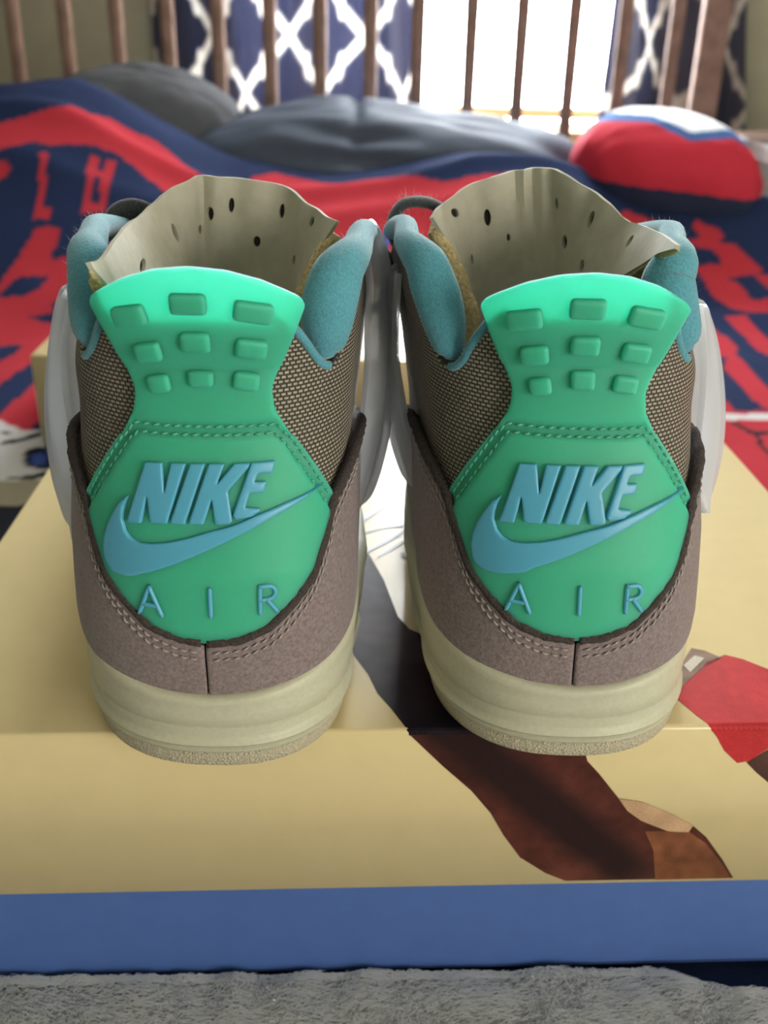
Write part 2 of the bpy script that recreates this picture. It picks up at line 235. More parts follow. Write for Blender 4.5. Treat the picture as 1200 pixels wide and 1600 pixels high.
def round_poly(poly, r, n=5):
    """rounds each corner of a polygon with radius ~r"""
    q = np.asarray(poly, float); out = []
    for i in range(len(q)):
        p, a, b = q[i - 1], q[i], q[(i + 1) % len(q)]
        u = p - a; v = b - a; lu, lv = np.linalg.norm(u), np.linalg.norm(v); d = min(r, lu * .45, lv * .45)
        s, e = a + u / lu * d, a + v / lv * d
        for t in np.linspace(0, 1, n): out.append((1 - t) ** 2 * s + 2 * t * (1 - t) * a + t * t * e)
    return np.array(out)
def tri2d(poly, h, r=0., extra=(), jitter=0.):
    b = dens(poly, h); area2 = np.sum(b[:, 0] * np.roll(b[:, 1], -1) - b[:, 1] * np.roll(b[:, 0], -1))
    if area2 < 0: b = b[::-1]
    pts = []
    if r:
        t = np.roll(b, -1, 0) - np.roll(b, 1, 0); t /= np.linalg.norm(t, axis=1)[:, None] + 1e-12; nrm = np.stack([-t[:, 1], t[:, 0]], 1)
        for k in (.12, .4, 1.):
            c = b + nrm * r * k; ok = inside(c, b); c = c[ok]
            if len(c): c = c[pdist(c, b) > r * k * .93]
            pts.append(c)
    lo, hi = b.min(0), b.max(0)
    gx, gy = np.meshgrid(np.arange(lo[0], hi[0], h), np.arange(lo[1], hi[1], h * .87)); gx = gx + (np.arange(gx.shape[0]) % 2)[:, None] * h / 2
    g = np.stack([gx.ravel(), gy.ravel()], 1); g = g[inside(g, b)]
    if len(g): g = g[pdist(g, b) > max(r * 1.25, h * .45)]; pts.append(g)
    for e in extra: pts.append(np.asarray(e, float))
    allp = np.vstack([b] + [p for p in pts if len(p)]); nb = len(b)
    S_ = 1000.
    vo, _, fo, *_r = delaunay_2d_cdt([Vector(p * S_) for p in allp], [(i, (i + 1) % nb) for i in range(nb)], [], 0, 1e-6)
    V = np.array([v[:] for v in vo]) / S_; F = [f for f in fo if len(f) == 3]
    cen = V[np.array(F)].mean(1); F = [f for f, k in zip(F, inside(cen, b)) if k]
    T = np.array(F); a = V[T[:, 1]] - V[T[:, 0]]; c = V[T[:, 2]] - V[T[:, 0]]; ar = a[:, 0] * c[:, 1] - a[:, 1] * c[:, 0]
    F = [f for f, k in zip(F, np.abs(ar) > 1e-13) if k]
    return V, F, b, pdist(V, b)
def patch(name, poly, surf, m, parent, h=.0015, o0=0., o1=.002, r=0., hf=None, back=True, edge_m=None, uvs=1., smooth=True, sharp=50, cols=None):
    """a plate that lies on the surface surf(u, v) -> (point, normal): front at offset o1, rounded by r at its edge, back at o0"""
    V, F, b, d = tri2d(poly, h, r)
    T = np.array(F)
    off = np.full(len(V), o1)
    if r: t = 1 - np.minimum(d / r, 1); off = o1 - r * (1 - np.sqrt(np.maximum(1 - t * t, 0))) * .98
    if hf is not None: off = off + hf(V, d)
    P, Nn = surf(V)
    A = P + Nn * off[:, None]
    fn = np.cross(A[T[:, 1]] - A[T[:, 0]], A[T[:, 2]] - A[T[:, 0]]); flip = np.sum(fn * Nn[T[:, 0]], 1) < 0
    F = [(f[0], f[2], f[1]) for f in F] if flip.mean() > .5 else [tuple(f) for f in F]
    o0v = o0(V) if callable(o0) else np.full(len(V), o0)
    B = P + Nn * o0v[:, None]; n = len(V)
    vs = np.vstack([A, B]); fs = list(F); mi = [0] * len(F)
    if back: fs += [(f[2] + n, f[1] + n, f[0] + n) for f in F]; mi += [0] * len(F)
    cnt = {}
    for f in F:
        for i in range(3): cnt[(f[i], f[(i + 1) % 3])] = 1
    for (i, j) in cnt:
        if (j, i) not in cnt: fs.append((j, i, i + n, j + n)); mi.append(1 if edge_m else 0)
    uv = np.vstack([V, V]) * uvs
    return mk(name, vs, fs, [m, edge_m] if edge_m else m, parent, uv=uv, mi=mi, smooth=smooth, sharp=sharp, cols=None if cols is None else np.vstack([cols(V)] * 2))
# ------------------------------------------------------------------ room shell
def struct(b, name, m): o = b.build(name, m, None, smooth=False); o['kind'] = 'structure'; return o
YW = 2.15
WX0, WX1, WZ0, WZ1 = -.36, .50, .012, 1.64
b = MB(); b.box((-1.6, YW, -.65), (WX0, YW + .12, 1.95)); b.box((WX1, YW, -.65), (1.5, YW + .12, 1.95)); b.box((WX0, YW, -.65), (WX1, YW + .12, WZ0)); b.box((WX0, YW, WZ1), (WX1, YW + .12, 1.95))
struct(b, 'wall_back', M['wall'])
struct(MB().box((-1.72, -1.7, -.65), (-1.6, YW + .12, 1.95)), 'wall_left', M['wall'])
struct(MB().box((1.5, -1.7, -.65), (1.62, YW + .12, 1.95)), 'wall_right', M['wall'])
struct(MB().box((-1.72, -1.82, -.65), (1.62, -1.7, 1.95)), 'wall_front', M['wall'])
struct(MB().box((-1.72, -1.82, -.75), (1.62, YW + .12, -.65)), 'floor', M['floor'])
struct(MB().box((-1.72, -1.82, 1.95), (1.62, YW + .12, 2.05)), 'ceiling', M['ceil'])
win = empty('window_1', (0, YW, WZ0)); win['kind'] = 'structure'
def wpart(name, a, c, m, bev=.004):
    o = MB().box([a[0], a[1] - YW, a[2] - WZ0], [c[0], c[1] - YW, c[2] - WZ0], bev).build(name, m, win, smooth=False); return o
wpart('window_frame', (WX0, YW - .01, WZ0), (WX0 + .045, YW + .07, WZ1), M['frame']); wpart('window_frame', (WX1 - .045, YW - .01, WZ0), (WX1, YW + .07, WZ1), M['frame'])
wpart('window_frame', (WX0, YW - .01, WZ1 - .05), (WX1, YW + .07, WZ1), M['frame'])
wpart('window_sill', (WX0 - .03, YW - .045, WZ0 - .03), (WX1 + .03, YW + .02, WZ0 - .004), M['frame'])
wpart('sash_rail', (WX0 + .045, YW + .015, WZ0 + .012), (WX1 - .045, YW + .05, WZ0 + .034), M['frame'])
for x in (-.1, .107, .309): wpart('muntin', (x - .0035, YW + .024, WZ0 + .034), (x + .0035, YW + .04, WZ1 - .05), M['frame'], .001)
wpart('glass_pane', (WX0 + .045, YW + .031, WZ0), (WX1 - .045, YW + .034, WZ1 - .05), M['glass'], 0)

# ------------------------------------------------------------------ curtains with a white trellis print
def trellis(U):
    """distance to the trellis line; U in units of one cell (node to node)"""
    segs = [((0, 0), (.40, .40)), ((.40, .40), (.47, .34)), ((.53, .66), (.60, .60)), ((.60, .60), (1, 1)), ((.47, .34), (.53, .66))]
    u = np.abs((U + 1) % 2 - 1)          # fold into the quarter cell 0..1
    flip = u[:, 0] + 0 * u[:, 1]; d = np.full(len(u), 9.)
    for a, c in segs:
        a, c = np.array(a), np.array(c); t = np.clip(((u - a) @ (c - a)) / ((c - a) @ (c - a)), 0, 1); d = np.minimum(d, np.linalg.norm(u - a - t[:, None] * (c - a), axis=1))
    return d
def curtain(x0, x1, y, label, ph, edge, folds):
    nx, nz = int((x1 - x0) / .0042), 200; xs = np.linspace(0, 1, nx); zs = np.linspace(-.55, 1.72, nz * 2)
    X, Z = np.meshgrid(xs, zs, indexing='ij'); W_ = x1 - x0
    Yv = y + .020 * np.sin(X * folds * 6.283 + ph) + .008 * np.sin(X * folds * 13.1 + ph * 2 + Z * 2)
    XX = x0 + X * W_ + .006 * np.sin(Z * 5 + X * 9) + edge * .03 * np.sin((Z - .1) * 5) * X
    # cloth coordinate runs further than x where the cloth folds back
    cx = X * W_ * 1.12 + .012 * np.sin(X * folds * 6.283 + ph)
    d = trellis(np.stack([(cx.ravel() + ph * .03) / .0815, (Z.ravel() - .17) / .106], 1))
    k = np.clip((.105 - d) / .05, 0, 1)[:, None]
    c = np.array([[.085, .092, .135]]) * (1 - k) + np.array([[.72, .70, .66]]) * k
    o = mk('curtain', np.stack([XX.ravel(), Yv.ravel(), Z.ravel()], 1), grid_faces(nx, nz * 2), M['curtain'], None, cols=c)
    s = o.modifiers.new('thick', 'SOLIDIFY'); s.thickness = .0015
    tag(o, label, 'curtain', 'trellis curtains'); return o
curtain(-.475, .047, 2.085, 'navy curtain with white trellis print covering the window to the left of the bright gap', .9, 0, 3)
curtain(.405, .69, 2.085, 'navy curtain with white trellis print behind the thick bed post, beside the red cushion', 2.2, -1, 2)

# ------------------------------------------------------------------ bed
bed = empty('bed', (0, 1.75, -.65))
tag(bed, 'wooden bed with a spindle headboard in front of the window', 'bed')
def bpart(b, name, m, **k):
    b.v = [(x, y - 1.75, z + .65) for x, y, z in b.v]; return b.build(name, m, bed, **k)
for x in (-.86, -.778, -.696, -.614, -.531, -.448, -.366, -.285, -.202, -.121, -.0395, .037, .122, .203, .286, .367, .449):
    b = MB(); zz = np.linspace(-.02, .92, 18); b.tube([(x + .004 * 0, 1.75, z) for z in zz], .0108 + .0016 * np.sin((zz - .05) * 3.4), 12); bpart(b, 'spindle', M['wood'])
for x in (.514, -.945): bpart(MB().box((x - .023, 1.752, -.65), (x + .023, 1.773, 1.0), .006), 'post', M['wood'], smooth=False)
bpart(MB().box((-.925, 1.733, .90), (.495, 1.767, .98), .006), 'top_rail', M['wood'], smooth=False)
bpart(MB().box((-.925, 1.733, -.075), (.495, 1.767, -.01), .006), 'lower_rail', M['wood'], smooth=False)
for x in (-.93, .48): bpart(MB().box((x, -.35, -.42), (x + .03, 1.74, -.27), .004), 'side_rail', M['wood'], smooth=False)
mt = MB().box((-.89, -.30, -.30), (.53, 1.70, -.122), .04).build('mattress', M['slate_cloth'], None)
tag(mt, 'thick mattress hidden under the printed throw', 'mattress')
ns = empty('nightstand', (.78, 1.62, -.65)); tag(ns, 'dark brown wooden nightstand right of the bed beside the headboard post', 'nightstand')
def npart(a, c, name, m, par=ns): return MB().box(a, c, .004).build(name, m, par, smooth=False)
npart((-.19, -.19, .05), (.19, .19, .66), 'body', M['dark_wood']); npart((-.205, -.205, .66), (.205, .205, .69), 'top', M['dark_wood'])
for z in (.10, .29, .48):
    d = npart((-.17, -.205, z), (.17, -.188, z + .165), 'drawer', M['wood']); MB().tube([(0, -.205, z + .083), (0, -.222, z + .083)], [.007, .012], 10).build('knob', M['metal'], d)
bg = MB(); t = np.linspace(0, 2 * math.pi, 24, endpoint=False)
pv = []; prof = [(0, .0), (.085, .0), (.095, .02), (.10, .07), (.085, .10), (.05, .112), (0.0, .114)]
for r_, z in prof: pv += [(max(r_, .0005) * math.cos(a), .8 * max(r_, .0005) * math.sin(a), z) for a in t]
bagf = [(i * 24 + j, i * 24 + (j + 1) % 24, (i + 1) * 24 + (j + 1) % 24, (i + 1) * 24 + j) for i in range(len(prof) - 1) for j in range(24)]
bl_ = mk('pouch', pv, bagf, M['black']); bl_.location = (.70, 1.62, .04); tag(bl_, 'small black rounded pouch on the nightstand behind the red cushion', 'pouch')

# ------------------------------------------------------------------ cushions and bedding
def cushion(name, loc, size, m, rot=(0, 0, 0), nu=64, nv=40, wr=.01, e=.72, seed=0., colf=None, seam=None, sag=0.):
    v, c = [], []
    for i in range(nu):
        a = 2 * math.pi * i / nu
        for j in range(nv):
            p = -math.pi / 2 + math.pi * j / (nv - 1); cp, sp = math.cos(p), math.sin(p)
            sgn = lambda q, k: math.copysign(abs(q) ** k, q)
            x = sgn(math.cos(a), e) * sgn(cp, .8); y = sgn(math.sin(a), e) * sgn(cp, .8); z = sgn(sp, 1.0)
            z *= (1 - .35 * (abs(x) ** 4) * (abs(y) ** 4))
            q = noise.noise(Vector((x * 1.7 + seed, y * 1.7, z + seed))) * wr + noise.noise(Vector((x * 5, y * 6 + seed, z * 2))) * wr * .4
            if seam is not None: q -= .010 * math.exp(-((x - seam) / .022) ** 2) * (1 if z > 0 else 0); q += .006 * math.sin(z * 22 + x * 1.5) * math.exp(-((x - seam) / .22) ** 2) * (z > 0)
            k = 1 + q / min(size)
            v.append((x * size[0] * k, y * size[1] * k, z * size[2] * k - sag * abs(x) ** 2 * size[2]))
            if colf: c.append(colf(x, y, z))
    f = grid_faces(nu, nv, True)
    o = mk(name, v, f, m, cols=c if colf else None); o.location = loc; o.rotation_euler = rot; return o
o = cushion('pillow', (-.375, 1.60, .022), (.155, .10, .105), M['grey_cloth'], (R(14), R(6), R(4)), seed=2.); tag(o, 'plain grey pillow leaning on the left spindles behind the printed throw', 'pillow')
o = cushion('comforter', (-.015, 1.565, -.016), (.315, .145, .100), M['slate_cloth'], (R(6), R(1.5), 0), seed=5., seam=-.13, wr=.008, e=.6, nu=120, nv=80); tag(o, 'bunched slate blue satin comforter under the window in the middle of the bed', 'comforter')
def redcol(x, y, z):
    # white top, blue zigzag band, red body: printed on the cushion's cover
    u = x; zz = z + .33 * y
    v_ = .52 + .22 * min(1, abs(u - .05) / .42) - .16 * max(0, abs(u - .05) - .35)
    if zz > v_ + .16: return (.78, .80, .82)
    if zz > v_: return (.045, .115, .31)
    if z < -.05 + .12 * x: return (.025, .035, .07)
    return (.56, .035, .06)
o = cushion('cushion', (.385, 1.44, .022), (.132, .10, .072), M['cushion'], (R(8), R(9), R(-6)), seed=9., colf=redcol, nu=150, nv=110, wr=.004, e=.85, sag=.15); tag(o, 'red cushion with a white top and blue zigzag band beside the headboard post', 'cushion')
o = cushion('pillow', (.42, 1.52, -.075), (.20, .13, .055), M['slate_cloth'], (0, R(3), 0), seed=12.); tag(o, 'dark slate pillow lying under the red cushion', 'pillow')

# ------------------------------------------------------------------ printed plush throw
FX = [-1.2, -.75, -.528, -.475, -.423, -.374, -.316, -.249, -.188, -.1, -.047, .024, .094, .164, .235, .309, .346, .525, 1.]
FZ = [.06, .085, .108, .118, .119, .101, .068, .03, .015, .005, .008, .022, .036, .04, .025, -.001, -.008, -.013, -.03]
def throw_z(x, y):
    zf = (np.interp(x, FX, FZ) * 2 + np.interp(x - .022, FX, FZ) + np.interp(x + .022, FX, FZ) + np.interp(x - .042, FX, FZ) * .5 + np.interp(x + .042, FX, FZ) * .5) / 5; y0 = np.interp(x, [-.5, -.25, 0, .5], [.95, 1.0, 1.1, 1.2])
    t = np.clip((y - y0) / (1.42 - y0), 0, 1); t = t * t * (3 - 2 * t); return -.110 + (zf + .110) * t
xs = np.arange(-.88, .62, .0036); ys = np.arange(.135, 1.476, .0036)
XX, YY = np.meshgrid(xs, ys, indexing='ij'); ZZ = throw_z(XX, YY)
wr = np.array([noise.noise(Vector((x * 9, y * 7, 1.))) + .4 * noise.noise(Vector((x * 22, y * 18, 4.))) for x, y in zip(XX.ravel()[::1], YY.ravel())]).reshape(XX.shape)
ZZ = np.where(YY < .26, ZZ - .004, ZZ) + .0045 * wr * np.clip((YY - .60) / .15, 0, 1) + np.clip((YY - 1.12) / .1, 0, 1) * (.007 * np.exp(-((YY - 1.36 - .05 * np.sin(XX * 5)) / .016) ** 2) + .005 * np.exp(-((YY - 1.27 - .04 * np.sin(XX * 7 + 1)) / .018) ** 2) + .004 * np.sin((XX * .6 + YY) * 60) * np.clip(-XX - .1, 0, .3)) - .05 * np.clip((YY - 1.44) / .036, 0, 1)
pts = np.stack([XX.ravel(), YY.ravel()], 1)
PAL = dict(r=(.44, .035, .05), n=(.018, .030, .082), w=(.62, .62, .62), k=(.02, .022, .03), b=(.06, .11, .40), g=(.33, .30, .22))
cc = np.tile(np.array(PAL['n']), (len(pts), 1))
for c, q in BLANKET:
    q = np.array(q); lo, hi = q.min(0), q.max(0); kk = np.where(np.all((pts >= lo) & (pts <= hi), 1))[0]
    if len(kk): kk = kk[inside(pts[kk], q)]; cc[kk] = PAL[c]
th = mk('throw_blanket', np.stack([XX.ravel(), YY.ravel(), ZZ.ravel()], 1), grid_faces(len(xs), len(ys)), M['throw'], cols=cc)
s = th.modifiers.new('thick', 'SOLIDIFY'); s.thickness = .004; s.offset = -1
tag(th, 'navy and red plush throw with large letters spread over the bed', 'blanket')
th.data.materials[0] = M['throw']

# ------------------------------------------------------------------ grey fleece in front of the box
fx = np.linspace(-.42, .42, 120); fy = np.linspace(.03, .239, 44); FXX, FYY = np.meshgrid(fx, fy, indexing='ij')
edge = .2308 + (FXX + .1545) * .0454 -   .009 * np.clip((FXX - .095) / .03, 0, 1) * np.clip((.20 - FXX) / .05, 0, 1)
FYY = .03 + (FYY - .03) / .209 * (edge - .03)
FZZ = -.1095 + .003 * np.array([noise.noise(Vector((a * 14, b * 14, 2.))) for a, b in zip(FXX.ravel(), FYY.ravel())]).reshape(FXX.shape)
fl = empty('fleece_blanket', (0, .15, -.108)); tag(fl, 'fuzzy grey fleece blanket lying in front of the shoebox', 'blanket')
bs = mk('backing', np.stack([FXX.ravel(), FYY.ravel() - .15, FZZ.ravel() + .108], 1), grid_faces(120, 44), M['fleece_base'], fl); s = bs.modifiers.new('thick', 'SOLIDIFY'); s.thickness = .003
n = 62000; px = rng.uniform(-.24, .24, n); py = rng.uniform(.145, 1, n); py = np.where(rng.random(n) < .9, rng.uniform(.19, .248, n), rng.uniform(.10, .2, n))
ed = .2312 + (px + .1545) * .0454 -   .009 * np.clip((px - .095) / .03, 0, 1) * np.clip((.20 - px) / .05, 0, 1); py = np.minimum(py, ed - rng.uniform(0, .003, n))
cl = np.array([noise.noise(Vector((a * 90, b * 90, 5.))) for a, b in zip(px, py)]); c2 = np.array([noise.noise(Vector((a * 40, b * 40, 9.))) for a, b in zip(px, py)])
ang = .75 + 1.3 * c2 + rng.normal(0, .35, n); ln = .0035 + .003 * np.clip(cl + .3, 0, 1) + rng.uniform(0, .0015, n)
dx, dy = np.cos(ang) * ln * .9, -np.sin(ang) * ln * .35; hz = .0016 + .0026 * np.clip(cl + .4, 0, 1)
base = np.stack([px, py - .15, np.full(n, -.0008)], 1); wv = np.stack([-np.sin(ang), np.cos(ang), np.zeros(n)], 1) * .00022
midp = base + np.stack([dx * .45, dy * .45, hz * .9], 1); tip = base + np.stack([dx, dy, hz * rng.uniform(.6, 1.1, n)], 1)
vv = np.stack([base - wv, base + wv, midp + wv * .8, midp - wv * .8, tip], 1).reshape(-1, 3)
ii = np.arange(n) * 5
ff = np.concatenate([np.stack([ii, ii + 1, ii + 2, ii + 3], 1)]).tolist() + np.stack([ii + 3, ii + 2, ii + 4], 1).tolist()
pl = mk('pile', vv, ff, M['fleece'], fl); pl['kind'] = 'stuff'

# ------------------------------------------------------------------ shoeboxes
BW, BD, BH, LH, TH = .3435, .277, .1092, .0668, .0014
def shoebox(loc, rot, label, h=BH, lid_h=LH, inked=False, wdt=BW, dep=BD):
    r = empty('shoebox', loc, rot); tag(r, label, 'shoebox')
    b = MB(); i = TH * 1.02
    b.box((i, i, -h), (wdt - i, dep - i, -h + .0014)); b.box((i, i, -h), (wdt - i, i + TH, -.004)); b.box((i, dep - i - TH, -h), (wdt - i, dep - i, -.004)); b.box((i, i, -h), (i + TH, dep - i, -.004)); b.box((wdt - i - TH, i, -h), (wdt - i, dep - i, -.004))
    b.build('base', M['board_blue'], r, smooth=False)
    # lid: one folded sheet, rounded along the folds, open below
    bm = bmesh.new(); bmesh.ops.create_cube(bm, size=1)
    for q in bm.verts: q.co = Vector(((q.co.x + .5) * wdt, (q.co.y + .5) * dep, (q.co.z - .5) * lid_h))
    bmesh.ops.delete(bm, geom=[f for f in bm.faces if f.normal.z < -.5], context='FACES')
    bmesh.ops.bevel(bm, geom=[e for e in bm.edges if not e.is_boundary], offset=.0016, segments=4, affect='EDGES', profile=.5)
    me = bpy.data.meshes.new('lid'); bm.to_mesh(me); bm.free(); me.materials.append(M['board']); me.materials.append(M['board_in'])
    me.polygons.foreach_set('use_smooth', [True] * len(me.polygons)); me.set_sharp_from_angle(angle=R(40))
    lid = bpy.data.objects.new('lid', me); COL.objects.link(lid); lid.parent = r
    s = lid.modifiers.new('thick', 'SOLIDIFY'); s.thickness = TH; s.offset = -1; s.material_offset_rim = 1
    return r, lid
bx, lid = shoebox((-.1545, .2319, 0), (0, R(-.55), R(2.6)), 'cream shoebox lid on a blue base, printed with a leaping player, under the sneakers')
bx.location.z = -.0014
shoebox((-.262, .688, -.028), (0, 0, R(1.5)), 'plain cream shoebox lying on the bed behind the large printed shoebox', .080, .070, wdt=.335, dep=.235)

def ink(name, poly, face, colf, h=.0016, m=None, lift=.00012):
    """flat printing ink on the lid: a thin layer that follows the top ('t') or the front ('f')"""
    fd = -.0017 if face == 't' else -.00129; poly = [(x, fd if abs(y) < .0032 else y) for x, y in poly]
    lo, hi = min(p[0] for p in poly), max(p[0] for p in poly); ex = np.array([(x, v) for x in np.arange(lo, hi, .0016) for v in np.linspace(-.00125, .00145, 8)]); q_ = dens(poly, h)
    ex = ex[inside(ex, q_)] if face == 't' else ex[:0]; ex = ex[pdist(ex, q_) > .0002] if len(ex) else ex
    V, F, b, d = tri2d(poly, h, 0., [ex] if len(ex) else []); T = np.array(F)
    # V is (along, over): the developed sheet, positive on the top, negative down the front, bent round the lid's fold
    lift += .00006 * (face == 'f'); r_ = .0016; hl = r_ * math.pi / 4; a_ = np.clip((V[:, 1] + hl) / (2 * hl), 0, 1) * math.pi / 2
    P = np.column_stack([V[:, 0], r_ - (r_ + lift) * np.cos(a_) + np.maximum(V[:, 1] - hl, 0), -r_ + (r_ + lift) * np.sin(a_) + np.minimum(V[:, 1] + hl, 0)])
    a = P[T[:, 1]] - P[T[:, 0]]; c = P[T[:, 2]] - P[T[:, 0]]; nr = np.cross(a, c); ref = np.array([0, -.7, .7])
    F = [(f[0], f[2], f[1]) if k else f for f, k in zip(F, nr @ ref < 0)]
    return mk(name, P, F, m or M['print'], lid, cols=None if colf is None else [colf(*q) for q in V], smooth=False)
def blend(stops, t):
    ts = [s[0] for s in stops]; cs = np.array([s[1] for s in stops]); return np.array([np.interp(t, ts, cs[:, i]) for i in range(3)])
def nz(x, y, s, k=0.): return noise.noise(Vector((x * s, y * s, k)))
def leg_top(x, y):
    # denim grey by the knee, plum and near black towards the ankle
    c = blend([(.0, (.018, .012, .022)), (.03, (.040, .018, .024)), (.055, (.10, .058, .062)), (.085, (.085, .068, .078)), (.11, (.13, .125, .135)), (.14, (.22, .22, .235))], y + .012 * nz(x, y, 60) )
    d = max(0, min(1, (x - .166 + (y - .05) * .35) / .012)); c = c * (1 - d) + np.array((.016, .014, .028)) * d
    return tuple(c * .5 * (1 + .45 * nz(x, y, 170, 3.) + .3 * nz(x, y, 60, 1.)))
def leg_front(x, z):
    c = np.array((.075, .022, .016)) * (1 + .5 * nz(x, z, 90) + .3 * nz(x, z, 300, 4.))
    k = 1 - min(1, abs(x - (.170 - 1.02 * (z + .004)) - .011) / .017); k = max(0, min(1, k * 1.6)); c = c * (1 - k) + np.array((.022, .010, .010)) * k
    w_ = max(0, min(1, (-.052 - z) / .014)); c = c + np.array((.05, .018, .010)) * w_ * max(0, .5 + nz(x, z, 70, 8.))
    return tuple(c)
def calf(x, z): return tuple(np.array((.20, .075, .035)) * (1 + .5 * nz(x, z, 60) + .35 * nz(x, z, 260, 2.)) * (1 - .5 * max(0, min(1, (x - .262) / .02))))
def red(x, y): return tuple(np.array((.50, .035, .038)) * (1 + .22 * nz(x, y, 45) + .14 * nz(x, y, 330, 2.)))
def skin_(x, z): return tuple(np.array((.50, .32, .19)) * (1 + .25 * nz(x, z, 120)))
def stub(x, z): return tuple(np.array((.085, .04, .03)) * (1 + .5 * nz(x, z, 80)))
ink('printed_leg', BOX['leg_top'], 't', leg_top); ink('printed_leg', BOX['leg_front'], 'f', leg_front)
ink('printed_knee', BOX['knee'], 'f', skin_, lift=.0002); ink('printed_calf', BOX['calf'], 'f', calf, lift=.0002)
ink('printed_shorts', BOX['shorts_top'], 't', red); ink('printed_shorts', BOX['shorts_front'], 'f', red); ink('printed_leg', BOX['stub'], 'f', stub)
ink('printed_hand', BOX['hand'], 't', lambda x, y: tuple(np.array((.26, .17, .12)) * (1 + .5 * nz(x, y * 4, 70)))); ink('printed_finger', BOX['finger'], 't', lambda x, y: (.62, .58, .5), lift=.0002)
ink('printed_stroke', BOX['diag'], 't', None, m=M['ink_grey'], lift=.00022)
def brush(pts, w0, m):
    q = spline(pts, 6); t = np.gradient(q, axis=0); t /= np.linalg.norm(t, axis=1)[:, None]; nn = np.stack([-t[:, 1], t[:, 0]], 1); wd = w0 * (.35 + .65 * np.sin(np.linspace(.15, 2.9, len(q))))[:, None]
    ink('printed_stroke', np.vstack([q + nn * wd, (q - nn * wd)[::-1]]), 't', None, m=m, lift=.00026)
for q in BOX['curve']: brush(q, .0009, M['ink_grey'])
for q in BOX['mark'][:2]: brush(q, .0012, M['ink_dark'])
ink('printed_mark', BOX['mark'][2], 't', None, m=M['ink_dark'], lift=.00022)

# ------------------------------------------------------------------ the sneakers
ZK = [-.01, 0, .02, .034, .05, .065, .08, .10, .12, .145, .16]
WK = [.0425, .0425, .0425, .0418, .0412, .0408, .040, .0405, .0412, .0405, .040]
YK = [0, 0, .001, .0015, .0005, .001, .004, .009, .008, .001, -.003]
HL, HN, W0 = .048, 2.4, .042
_t = np.linspace(0, math.pi / 2, 6001)
_X = W0 * np.sin(_t) ** (2 / HN); _Y = HL - HL * np.cos(_t) ** (2 / HN)
_S = np.concatenate([[0], np.cumsum(np.hypot(np.diff(_X), np.diff(_Y)))]); SM = _S[-1]
ZT = ([0, .011, .022, .033, .045, .055, .075, .1, .15, .2, .26, .4], [.027, .0277, .0293, .0312, .034, .0365, .041, .043, .040, .034, .031, .030])
ET = ([0, .018, .0255, .030, .035, .039, .042, .045, .049, .054, .062, .075, .095, .11, .125],
      [.134, .133, .1290, .1230, .1178, .1160, .1170, .1225, .1290, .1340, .1370, .1375, .136, .132, .124])
# upper border of the suede counter: under the green tab, then rising forward along the woven side
UT = ([0, .008, .0165, .0235, .0295, .035, .039, .0415, .046, .055, .065, .08, .125],
      [.0423, .0433, .0467, .0525, .0585, .068, .0765, .0785, .0815, .0850, .0865, .085, .072])
TAB = [(0, .1446), (.0085, .1438), (.0165, .1412), (.0225, .1380), (.0262, .1358), (.0272, .1338), (.0230, .1240), (.0192, .1160), (.0178, .1118), (.0188, .1060),
       (.0230, .0992), (.0405, .0785), (.0395, .0755), (.0345, .0670), (.0288, .0568), (.0225, .0508), (.0155, .0462), (.0075, .0434), (0, .0426)]

class Geo:
    """one shoe's own surface: s runs round the heel from its back centre, z upward"""
    def __init__(g, k, m0, m1, med, top): g.k, g.m0, g.m1, g.med, g.top = k, m0, m1, med, top
    def lean(g, P):
        P = np.array(P, float); P[..., 0] += g.k * P[..., 2] + (g.m0 + g.m1 * np.clip(P[..., 2], 0, .15)) * np.minimum(P[..., 1], .12) - g.med * .11 * np.maximum(P[..., 1] - .10, 0); return P
    def raw(g, V):
        s, z = V[:, 0], V[:, 1]; a = np.abs(s); sg = np.where(s < 0, -1, 1); wz = np.interp(z, ZK, WK); yz = np.interp(z, ZK, YK)
        x = np.where(a <= SM, np.interp(a, _S, _X) * wz / W0, wz + .035 * np.maximum(a - SM - .004, 0))
        x = x * (1 - .05 * (sg == g.med) * np.clip(a / .06, 0, 1) ** 2)
        y = np.where(a <= SM, np.interp(a, _S, _Y), HL + a - SM) + yz
        tw = np.clip((z - .108) / .026, 0, 1); tw = tw * tw * (3 - 2 * tw) * np.clip((a - .024) / .022, 0, 1) * (1 - .8 * np.clip((a - .066) / .02, 0, 1))
        return g.lean(np.stack([sg * x + tw * np.where(sg < 0, g.top[0], g.top[1]), y, z], 1))
    def __call__(g, V):
        V = np.asarray(V, float); e = 3e-4
        P = g.raw(V); a = g.raw(V + [e, 0]) - g.raw(V - [e, 0]); b = g.raw(V + [0, e]) - g.raw(V - [0, e])
        n = np.cross(a, b); n /= np.linalg.norm(n, axis=1)[:, None] + 1e-15
        return P, n

